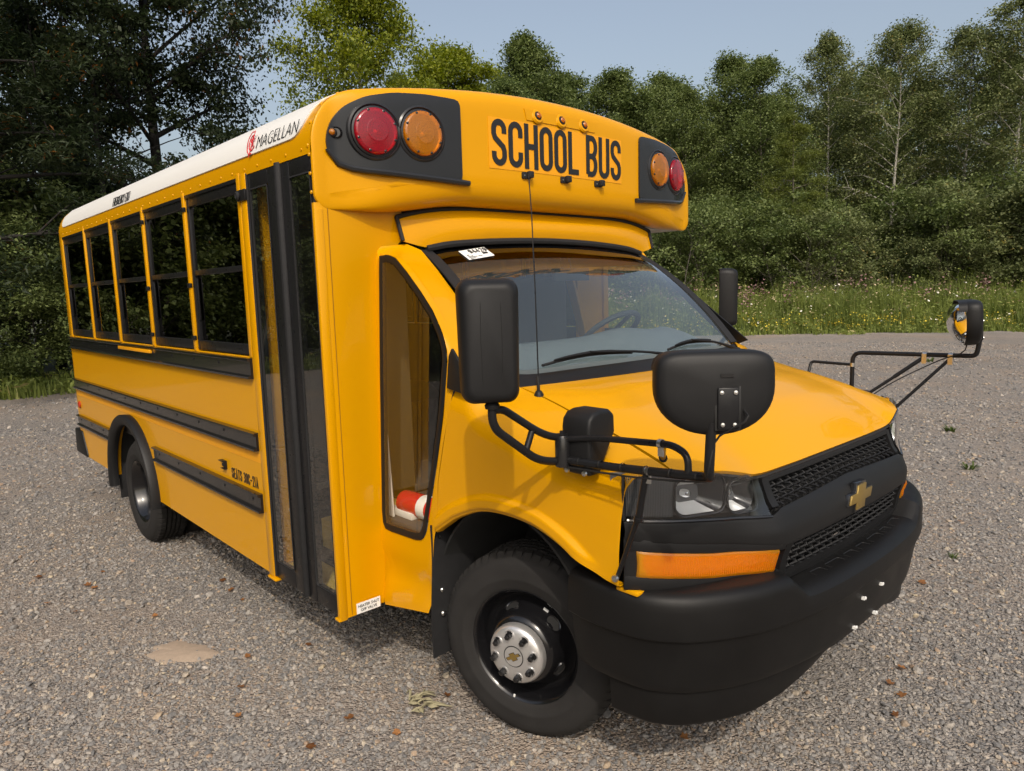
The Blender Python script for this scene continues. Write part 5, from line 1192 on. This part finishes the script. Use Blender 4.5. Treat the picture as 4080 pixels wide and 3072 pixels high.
# ================================================================== wheels
def wheel(c, axis, front):
    w = part('wheel'); ax = Vector(axis).normalized(); c = Vector(c); u = Vector((0,0,1)).cross(ax).normalized(); v = ax.cross(u)
    R0 = .365
    half = [(.214,-.012),(.222,.004),(.236,.012),(.262,.017),(.268,.020),(.274,.0185),(.300,.019),(.325,.014),(.338,.008),(.343,.003),(.352,-.008),(.359,-.020),(.3635,-.034),(.364,-.052),(.353,-.054),(.353,-.062),(.3645,-.064),(.365,-.084),(.353,-.086),(.353,-.094),(.365,-.096)]
    prof = half+[(r, -.205-h) for r, h in half[::-1]]
    MB().lathe(prof, c, ax, 88).build('tyre', 'tyre', w, sharp=48)
    mb = MB()      # shoulder and centre tread blocks
    for side in (0, 1):
        for k in range(58):
            a = 2*PI*k/58; d = u*math.cos(a)+v*math.sin(a); t = -u*math.sin(a)+v*math.cos(a); wd = .0135
            for (r0, h0, r1, h1, sh) in ((.3435,.0025,.3665,-.020,0),(.3665,-.020,.3685,-.050,.006)):
                if side: h0, h1 = -.205-h0, -.205-h1
                P = []
                for rr_, hh_, s_ in ((r0,h0,0),(r1,h1,sh)):
                    for q in (-1, 1): P.append(c+d*rr_+ax*hh_+t*(wd*q+s_)); 
                for rr_, hh_, s_ in ((r0-.006,h0,0),(r1-.012,h1,sh)):
                    for q in (-1, 1): P.append(c+d*rr_+ax*hh_+t*(wd*q+s_))
                mb.add(P, [(0,1,3,2),(0,4,5,1),(2,3,7,6),(0,2,6,4),(1,5,7,3)])
    for row_, off in ((-.074,0),(-.1025,.5),(-.131,0)):
        for k in range(58):
            a = 2*PI*(k+off)/58; d = u*math.cos(a)+v*math.sin(a); t = -u*math.sin(a)+v*math.cos(a); mb.obox(c+d*.3625+ax*row_+t*.0, t, ax+t*.25, d, .028, .018, .010)
    mb.build('tread', 'tyre_tread', w, recalc=True)
    if front:
        MB().lathe([(.205,-.20),(.212,-.02),(.2205,-.006),(.2275,-.001),(.2285,.004),(.224,.006),(.216,.000),(.210,-.012),(.2035,-.030),(.200,-.034),(.198,-.05),(.192,-.072),(.182,-.080),(.170,-.074),(.155,-.048),(.144,-.012),(.136,.014),(.127,.030),(.11,.040),(0,.042)], c, ax, 64).build('rim', 'rim_black', w, sharp=40)
        for k in range(5):   # hand holes in the disc, the shade inside them put in as black discs
            a = .75+2*PI*k/5; d = u*math.cos(a)+v*math.sin(a); t = -u*math.sin(a)+v*math.cos(a); sl = (d*.028-ax*.058).normalized(); nn = (d*.058+ax*.028).normalized(); p0 = c+d*.1495-ax*.030+nn*.0035
            q = [(t*(.034*math.cos(b))+sl*(.021*math.sin(b))) for b in np.linspace(0, 2*PI, 25)[:-1]]
            mb = MB(); n = 24; mb.add([p0+x*1.12-nn*.004 for x in q]+[p0+x*1.06+nn*.002 for x in q]+[p0+x*.94 for x in q]+[p0+x*.86-nn*.003 for x in q], [(r*n+i, r*n+(i+1)%n, (r+1)*n+(i+1)%n, (r+1)*n+i) for r in range(3) for i in range(n)]); mb.build('hole_lip', 'rim_black', w)
            MB().add([p0+x*.95-nn*.0022 for x in q], [tuple(range(n))]).build('hand_hole_dark', 'underbody', w, recalc=False)
        MB().lathe([(.113,.030),(.113,.056),(.110,.066),(.102,.075),(.082,.080),(.060,.083),(.050,.084),(.042,.084),(.0415,.082),(.038,.082),(.0375,.085),(.0,.086)], c, ax, 56).build('hub_cap', 'silver', w, sharp=40)
        MB().lathe([(.041,.0842),(.0385,.0855),(.0375,.0842)], c, ax, 40).build('cap_ring', 'black_print', w)
        mb = MB(); q = bowtie(.029, .0135); ca, sa = math.cos(-.5), math.sin(-.5)
        for nm, sc, h0, h1, m in (('badge_frame',1.14,.0855,.0872,'black_print'),('badge',1.0,.0855,.0884,'gold')):
            P = [(x*sc*ca-y*sc*sa, x*sc*sa+y*sc*ca) for x, y in q]; n = 12
            MB().add([c-u*x+v*y+ax*h for h in (h0,h1) for x, y in P], [tuple(range(n)), tuple(range(n,2*n))]+[(i,(i+1)%n,n+(i+1)%n,n+i) for i in range(n)]).build(nm, m, w)
        for k in range(8):
            a = .2+2*PI*k/8; p = c+(u*math.cos(a)+v*math.sin(a))*.080
            mb = MB(); mb.lathe([(.0195,.0775),(.0185,.0835),(.0165,.0800),(.0165,.076)], p, ax, 18); mb.build('nut_seat', 'silver', w)
            mb = MB(); mb.lathe([(.0165,.079),(.0135,.0795),(.0125,.080),(.0125,.098),(.0105,.104),(.006,.106),(0,.106)], p, ax, 6); mb.build('lug_nut', 'black_gloss', w, sharp=20)
        for a, rr_, hh_, lu, lv in ((2.05,.160,-.045,.022,.010),(-1.35,.214,.004,.008,.012)):   # balance weight and paper tag
            d = u*-math.cos(a)+v*math.sin(a); t = ax.cross(d); mb = MB(); mb.obox(c+d*rr_+ax*hh_, t, d, ax, lu, lv, .004); mb.build('balance_tag', 'white_print', w, bev=.001)
        p = c+(u*-math.cos(2.75)+v*math.sin(2.75))*.302*-1 if False else c-u*-.0+(-u*math.cos(0.35)*-1)*0+v*.09-(-u)*0
        rd = MB().lathe([(.010,.0195),(.010,.0205),(0,.0208)], c+(v*.10+u*(-.284)*(1 if (u.x*-1) < 0 else -1)*-1), ax, 14).build('paint_dot', 'red_print', w)
    else:
        MB().lathe([(.205,-.20),(.210,-.02),(.2185,-.006),(.2255,-.001),(.2265,.004),(.222,.006),(.214,.000),(.206,-.012),(.199,-.040),(.196,-.044),(.194,-.10),(.187,-.125),(.165,-.130),(.14,-.118),(.11,-.112),(.085,-.110),(.085,-.075),(.07,-.060),(0,-.055)], c, ax, 56).build('rim', 'rim_black', w, sharp=40)
        for k in range(8):
            a = 2*PI*k/8; p = c+(u*math.cos(a)+v*math.sin(a))*.0985; MB().lathe([(.0125,-.112),(.0125,-.094),(.009,-.090),(0,-.090)], p, ax, 6).build('lug_nut', 'black_gloss', w, sharp=20)
        MB().lathe([(r, h-.255) for r, h in prof], c, ax, 48).build('inner_tyre', 'tyre', w, sharp=32)
st_ = .3174
wheel((.02,-.8644,.365), (math.sin(st_),-math.cos(st_),0), True)
wheel((-.02,.90,.365), (-math.sin(st_),math.cos(st_),0), True)
wheel((-3.55,-1.222,.365), (0,-1,0), False); wheel((-3.55,1.222,.365), (0,1,0), False)

# ================================================================== mirrors
def frame_of(nrm):
    n = Vector(nrm).normalized(); u = Vector((0,0,1)).cross(n).normalized(); return u, n.cross(u), n      # u right (seen from n), v up, n out of the back
def rear_mirror(c, nrm):
    m_ = part('mirror'); u, v, n = frame_of(nrm); c = Vector(c); W, H, D = .176, .345, .105
    secs = []
    for q, sc in ((0,.97),(.06,1.0),(.45,1.0),(.72,.965),(.90,.88),(.97,.80),(1.0,.70)):
        P = []
        for a, b in rrect(W, H, .034, 6):
            k = 1-.09*(b/(H/2))**2*0-(.10*abs(b)/(H/2) if b < 0 else .04*abs(b)/(H/2)); P.append(c+u*a*sc*k+v*b*(1-(1-sc)*.55)+n*(q*D-D*.5))
        secs.append(np.array([tuple(p) for p in P]))
    mb = ring_mesh(secs); mb.build('housing', 'black_plastic', m_, sharp=40)
    face = [tuple(Vector(p)*1.0-n*.001) for p in secs[0]]; ctr = np.mean(face,axis=0)
    MB().add([tuple(ctr+(np.array(p)-ctr)*.93) for p in face], [tuple(range(len(face)))]).build('mirror_glass', 'chrome', m_, recalc=False)
    for s_ in (-.028, .030):
        MB().tube([c+u*s_*(1-.1*abs(b)/.17)+v*b+n*(D*.5-(.0005 if abs(b) < .12 else .0005+.03*smooth((abs(b)-.12)/.05))) for b in np.linspace(-.155,.155,13)], .0012, 4, cap=False).build('seam', 'black_print', m_, recalc=False)
    for a, b in ((-.020,.125),(.022,.125),(-.018,-.130),(.02,-.130)): MB().lathe([(.0045,-.006),(.0045,.002),(0,.003)], c+u*a+v*b+n*(D*.5-.004), n, 10).build('screw', 'black_gloss', m_)
    return m_
rm = rear_mirror((.395,-1.312,1.566), (.83,-.56,0))
TB = 'black_metal'
def tube_part(name, path, r, m=TB, fr=.04, parent=None, n=12): return MB().tube(fillet(path, fr, 6) if fr else path, r, n).build(name, m, parent or bus, sharp=50)
ma = part('mirror_arm')
tube_part('arm', [(.40,-1.312,1.405),(.40,-1.315,1.325),(.41,-1.15,1.202),(.418,-1.07,1.184),(.425,-1.0,1.182)], .0125, fr=.05, parent=ma)
tube_part('arm', [(.40,-1.312,1.372),(.402,-1.275,1.372),(.41,-1.15,1.29),(.418,-1.09,1.262),(.425,-1.0,1.254)], .0115, fr=.035, parent=ma)
tube_part('brace', [(.408,-1.165,1.300),(.408,-1.195,1.236)], .010, fr=0, parent=ma)
MB().lathe([(.02,-.004),(.022,.006),(.016,.014),(.0125,.016)], (.40,-1.312,1.382), (0,0,1), 16).build('collar', 'black_plastic', ma)
for sg in (-1, 1):
    br = part('mirror_bracket')
    zo = 0 if sg < 0 else -.17
    MB().prism([(sg*y, z+zo) for y, z in ((1.052,1.150),(1.052,1.292),(1.047,1.318),(1.030,1.336),(1.000,1.343),(.955,1.342),(.932,1.325),(.930,1.27),(.985,1.18),(1.0,1.15))], 'x', .414, .528).build('pedestal', 'black_plastic', br, bev=.012, seg=3)
    MB().lathe([(.024,0),(.024,.085),(.020,.095)], (.43,sg*1.062,1.172+zo), (0,0,1), 16).build('pivot', 'black_gloss', br)
    for z in (1.262,1.172): MB().lathe([(.016,0),(.016,.010),(.009,.010),(.009,.018),(0,.018)], (.43,sg*1.062,z+zo), (0,0,1), 6).build('bolt', TB, br)
    for x, y, z in ((.44,1.053,1.16),(.51,1.053,1.16)): MB().lathe([(.009,0),(.008,.006),(0,.008)], (x,sg*y,z+zo), (0,sg,0), 10).build('bolt', 'steel', br)
# front cross-view mirrors
def egg_outline(W, H, n=44):
    P = []
    for k in range(n):
        a = 2*PI*k/n; ca, sa = math.cos(a), math.sin(a)
        if sa >= 0: p = 5.0; P.append((W/2*math.copysign(abs(ca)**(2/p),ca), H*.42*abs(sa)**(2/p)))
        else: p = 2.15; P.append((W/2*math.copysign(abs(ca)**(2/p),ca), -H*.58*abs(sa)**(2/p)))
    return P
def cross_mirror(c, nrm):
    m_ = part('cross_view_mirror'); u, v, n = frame_of(nrm); c = Vector(c); W, H = .286, .205; O = egg_outline(W, H)
    def ring(sc, d): return np.array([tuple(c+u*a*sc+v*b*sc+n*d) for a, b in O])
    ring_mesh([ring(.97,-.012),ring(1.0,-.006),ring(1.0,.014),ring(.992,.028),ring(.965,.040),ring(.92,.047),ring(.82,.052),ring(.6,.056),ring(.3,.059),ring(.1,.060)]).build('housing', 'black_plastic', m_, sharp=45)
    ring_mesh([ring(.965,-.011),ring(.93,-.022),ring(.8,-.042),ring(.6,-.060),ring(.35,-.072),ring(.1,-.076)]).build('mirror_glass', 'chrome', m_, sharp=60)
    # shade along the top of the face
    q = [(a, b) for a, b in O if b > H*.12]; q.sort()
    MB().sheet([[tuple(c+u*a*.99+v*b*.99+n*d) for a, b in q] for d in (-.005,-.025,-.04)], .003, v).build('visor', 'black_plastic', m_)
    mb = MB(); mb.obox(c-v*.050+n*.060+u*.024, u, v, n, .050, .100, .012); mb.build('mount_plate', 'black_metal', m_, bev=.004)
    mb = MB(); mb.obox(c-v*.050+n*.0565+u*.024, u, v, n, .062, .108, .004); mb.build('mount_recess', 'black_print', m_, bev=.002)
    for a, b in ((.008,-.012),(.040,-.012),(.010,-.088),(.038,-.088)): MB().lathe([(.0055,0),(.005,.003),(0,.004)], c+u*a+v*b+n*.066, n, 10).build('screw', 'steel', m_)
    mb = MB(); mb.obox(c+v*.028+n*.0615+u*.022, u, v, n, .030, .009, .0015); mb.build('maker_mark', 'black_gloss', m_)
    return m_
MC = Vector((.955,-1.085,1.463)); MN = (.70,-.71,.03)
cross_mirror(MC, MN)
ca_ = part('mirror_arm')
tube_part('post', [(.45,-1.055,1.190),(.62,-1.05,1.196),(.955,-1.088,1.232),(.975,-1.128,1.25),(.980,-1.126,1.38)], .0125, fr=.045, parent=ca_)
tube_part('loop', [(.45,-1.055,1.256),(.55,-1.048,1.272),(.835,-1.075,1.296),(.885,-1.082,1.278),(.888,-1.083,1.230)], .0095, fr=.05, parent=ca_)
tube_part('strut', [(.745,-1.068,1.205),(.70,-1.045,1.06)], .0095, fr=0, parent=ca_)
tube_part('strut', [(.705,-1.048,1.075),(.590,-1.005,.845)], .0072, fr=0, parent=ca_)
MB().lathe([(.0125,0),(.0125,.014)], (.703,-1.047,1.068), (-.38,.15,-.9), 12, cap=True).build('collar', TB, ca_)
MB().lathe([(.011,0),(.010,.008),(0,.010)], (.590,-1.012,.845), (0,-1,0), 12).build('bolt', 'steel', ca_)
tube_part('stay', [(.80,-1.068,1.282),(.74,-.985,1.232)], .008, 'yellow_paint', fr=0, parent=ca_)
MB().lathe([(.012,0),(.012,.012)], (.74,-.985,1.232), (-.4,.7,-.4), 12, cap=True).build('foot', 'rubber', ca_)
for p in ((.795,-1.071,1.293),(.75,-1.066,1.210)):
    mb = MB(); mb.lathe([(.0125,-.006),(.0125,.006),(.0110,.006),(.0110,-.006),(.0125,-.006)], p, (1,-.05,.07), 14); mb.box((p[0]-.008,p[1]-.003,p[2]-.034),(p[0]+.008,p[1]+.003,p[2]-.010)); mb.build('clamp', 'steel', ca_)
mb = MB()
for q in np.linspace(.05,.95,6): p = Vector((.47,-1.054,1.191)).lerp(Vector((.94,-1.086,1.230)), q); mb.lathe([(.0118,-.003),(.0128,0),(.0118,.003)], p, (1,-.05,.07), 10)
mb.build('cable_tie', 'cable', ca_)
u, v, n = frame_of(MN); e0 = MC+u*.062-v*.055+n*.055
tube_part('cable', spline([e0, e0+n*.025-v*.02, Vector((.995,-1.12,1.345)), Vector((.985,-1.135,1.30)), Vector((.978,-1.139,1.26)), Vector((.94,-1.10,1.222)), Vector((.70,-1.07,1.186)), Vector((.46,-1.065,1.172)), Vector((.41,-1.06,1.165)), Vector((.395,-1.07,1.185))], 40), .0028, 'cable', 0, ca_, 6)
# left side
cross_mirror((.900,1.085,1.518), (.93,.36,.05))
cb = part('mirror_arm')
tube_part('post', [(.411,1.08,1.15),(.411,1.08,1.346),(.90,1.10,1.350),(.945,1.10,1.352),(.955,1.10,1.43)], .0105, fr=.045, parent=cb)
tube_part('strut', [(.738,1.09,1.340),(.62,1.05,1.24)], .0095, fr=0, parent=cb); tube_part('strut', [(.63,1.053,1.248),(.44,.985,1.09)], .0075, fr=0, parent=cb)
tube_part('strut', [(.845,1.095,1.338),(.60,1.0,1.045)], .0075, fr=0, parent=cb)
tube_part('stay', [(.20,1.05,1.23),(.20,1.08,1.290),(.41,1.08,1.284)], .0075, fr=.02, parent=cb)
for p in ((.738,1.09,1.348),(.845,1.096,1.348),(.411,1.08,1.284)):
    mb = MB(); mb.lathe([(.0130,-.009),(.0130,.009),(.0110,.009),(.0110,-.009),(.0130,-.009)], p, (1,0,0) if p[2] > 1.3 else (0,0,1), 14)
    if p[2] > 1.3: mb.box((p[0]-.010,p[1]-.014,p[2]-.040),(p[0]+.010,p[1]-.011,p[2]+.006))
    mb.build('clamp', 'steel', cb)
tube_part('cable', spline([(.92,1.06,1.44),(.90,1.07,1.37),(.80,1.08,1.325),(.62,1.04,1.215),(.48,1.0,1.10)], 20), .003, 'cable', 0, cb, 6)
rear_mirror((-.40,1.26,1.625), (.83,.56,0))
md_ = part('mirror_arm'); tube_part('arm', [(-.40,1.26,1.47),(-.40,1.26,1.40),(-.30,1.0,1.36)], .0125, fr=.03, parent=md_); tube_part('arm', [(-.40,1.26,1.44),(-.36,1.16,1.45),(-.28,1.0,1.43)], .011, fr=.03, parent=md_)

# ================================================================== inside
rows = []
for u in np.linspace(0,1,10):
    row = []
    for i in range(33):
        p = np.array(wb[i]); row.append((p[0]-.02-.46*u, p[1]*(.985-.06*u), p[2]-.022+.10*smooth(u*1.15)-.05*max(0,u-.9)/.1+.030*math.exp(-((p[1]-.40)/.26)**2)*smooth(u*1.4)))
    rows.append(row)
MB().sheet(rows, .02, (0,0,1)).build('dashboard', 'dash_grey', bus, sharp=60)
box('dashboard_front', (-.60,-.74,.80), (-.54,.74,1.40), 'interior_dark', bus, bev=.02)
sw = part('steering_wheel'); swn = Vector((-.62,0,.78)).normalized(); swu = Vector((0,1,0)); swv = swn.cross(swu); swc = Vector((-.70,.52,1.45))
MB().tube([swc+.185*(math.cos(a)*swu+math.sin(a)*swv) for a in np.linspace(0,2*PI,41)], .0155, 8, cap=False).build('wheel_rim', 'interior_dark', sw)
mb = MB(); mb.lathe([(.07,-.04),(.075,0),(.05,.02),(0,.025)], swc-swn*.02, swn, 20)
for a in (0,PI,-PI/2): mb.obox(swc+.12*(math.cos(a)*swu+math.sin(a)*swv)-swn*.01, math.cos(a)*swu+math.sin(a)*swv, swn.cross(math.cos(a)*swu+math.sin(a)*swv), swn, .14, .03, .012)
mb.build('spokes', 'interior_dark', sw)
mb = MB(); mb.tube([(-.66,.15,1.88),(-.64,.15,1.80)], .006, 6); mb.box((-.665,.03,1.745),(-.64,.29,1.81)); mb.build('cabin_mirror', 'interior_dark', bus, bev=.006)
box('cab_floor', (-.95,-.97,.70), (-.45,.97,.735), 'floor_rubber', bus)
box('body_floor', (-5.1,-1.2,.74), (-1.35,1.2,.775), 'floor_rubber', bus); box('body_floor', (-1.35,-.85,.74), (-.95,1.2,.775), 'floor_rubber', bus)
box('entry_step', (-1.33,-1.2,.40), (-.70,-.9,.425), 'step_tan', bus); box('entry_step', (-1.33,-.98,.425), (-.97,-.86,.60), 'step_tan', bus); box('step_riser', (-1.33,-.90,.425), (-.70,-.86,.775), 'step_tan', bus)
st = part('driver_seat'); box('seat', (-1.15,.17,.95), (-.68,.66,1.12), 'seat_cloth', st, bev=.04); box('backrest', (-1.28,.17,1.08), (-1.13,.66,1.78), 'seat_cloth', st, bev=.05); box('seat_base', (-1.1,.25,.77), (-.75,.58,.96), 'interior_dark', st)
box('interior_lining', (-5.1,1.205,.78), (-1.0,1.212,1.43), 'interior_dark', bus, bev=0); box('interior_lining', (-5.1,-1.212,.78), (-1.4,-1.205,1.43), 'interior_dark', bus, bev=0)
box('rear_lining', (-5.12,-1.2,.78), (-5.11,1.2,2.4), 'interior_dark', bus, bev=0)
MB().sheet([[(x, y*.985, z-.03) for y, z in ROOF[2:-2]] for x in (-5.1,-3,-1,-.70)], .004, (0,0,-1)).build('ceiling', 'headliner', bus)
box('partition', (-1.37,-1.19,.78), (-1.35,-.40,1.45), 'interior_dark', bus)
tube_part('grab_pole', [(-1.335,-1.10,.45),(-1.335,-1.10,2.2)], .018, 'yellow_paint', 0)
tube_part('handrail', [(-.715,-1.10,1.52),(-.86,-1.10,1.06)], .011, 'steel', 0); MB().lathe([(.016,-.015),(.018,0),(.016,.015)], (-.80,-1.10,1.25), (.3,0,.95), 12).build('handrail_clamp', 'steel', bus)
box('door_motor_box', (-.93,-1.14,.62), (-.72,-1.02,.66), 'dash_grey', bus, bev=.005)
MB().lathe([(.03,0),(.045,.01),(.03,.025),(.02,.05),(.03,.055),(.02,.07)], (-1.22,-1.16,.72), (1,.2,0), 14).build('door_pivot', 'steel', bus)
# trim seen through the quarter window
box('trim_panel', (-.98,-.955,.74), (-.95,-.66,1.95), 'interior_beige', bus, bev=.006)
MB().prism([(-.78,.738),(-.70,.738),(-.735,1.35),(-.755,1.72),(-.77,1.72)], 'y', -.955, -.948).build('trim_strip', 'interior_white', bus)
box('sill_trim', (-.93,-.93,.735), (-.60,-.84,.765), 'interior_white', bus, bev=.004)
# shipping sticker behind the glass
sc_ = [Vector(ws_pt(u, i)) for u, i in ((.86,4),(.86,8),(.78,8),(.78,4))]
def on_ws(y, u): i = (y+.80)/1.6*32; i0 = int(i); a, b = Vector(ws_pt(u,i0)), Vector(ws_pt(u,i0+1)); return a+(b-a)*(i-i0)
P0, P1, P3 = on_ws(-.655,.93)+Vector((.003,0,.003)), on_ws(-.485,.955)+Vector((.003,0,.003)), on_ws(-.635,.835)+Vector((.003,0,.003))
ux = (P1-P0); uy = (P0-P3); wL = ux.length; hL = uy.length; ux.normalize(); uy = (uy-ux*uy.dot(ux)).normalized(); un = ux.cross(uy)
MB().add([P3, P3+ux*wL, P3+ux*wL+uy*hL, P3+uy*hL, P3+un*.001, P3+ux*wL+un*.001, P3+ux*wL+uy*hL+un*.001, P3+uy*hL+un*.001], [(0,3,2,1),(4,5,6,7),(0,1,5,4),(1,2,6,5),(2,3,7,6),(3,0,4,7)]).build('stock_sticker', 'white_print', bus, recalc=False)
o_ = P3+un*.0025
lettering('lettering', '94429', .0165, .029, .0046, .0055, lambda a, b, t: o_+ux*(.045+a)+uy*(hL-.034+b)+un*t, 'black_print', bus)
for i, t_ in enumerate(('2025','Chevrolet','MAGELLAN BY COLLIN','School Bus','New')): text('lettering', t_, .0078, o_+ux*.012+uy*(hL-.046-.0088*i), ux, uy, 'black_print', bus, off=-.0004)
mb = MB()
for i in range(14): mb.obox(o_+ux*(.108+.0022*i)+uy*(hL-.046), ux, uy, un, .0012 if i % 3 else .0018, .014, .0006)
mb.build('barcode', 'black_print', bus)
# fire extinguisher lying on the cab floor
ex = bpy.data.objects.new('fire_extinguisher', None); COL.objects.link(ex); ex.location = (-.62,-.88,.735); tag(ex, 'red fire extinguisher lying on the cab floor behind the side window', 'extinguisher')
MB().lathe([(0,0),(.035,0),(.05,.012),(.052,.03),(.052,.205),(.045,.225),(.022,.24),(.016,.25),(.016,.262),(0,.262)], (-.11,0,.053), (1,.05,0), 28).build('cylinder', 'red_gloss', ex)
MB().lathe([(.0525,.150),(.0527,.151),(.0527,.204),(.0525,.205)], (-.11,0,.053), (1,.05,0), 28).build('label_band', 'white_print', ex)
mb = MB(); mb.box((.145,-.012,.04),(.185,.022,.066)); mb.box((.15,-.006,.066),(.24,.012,.074)); mb.build('valve', 'black_metal', ex, bev=.003)
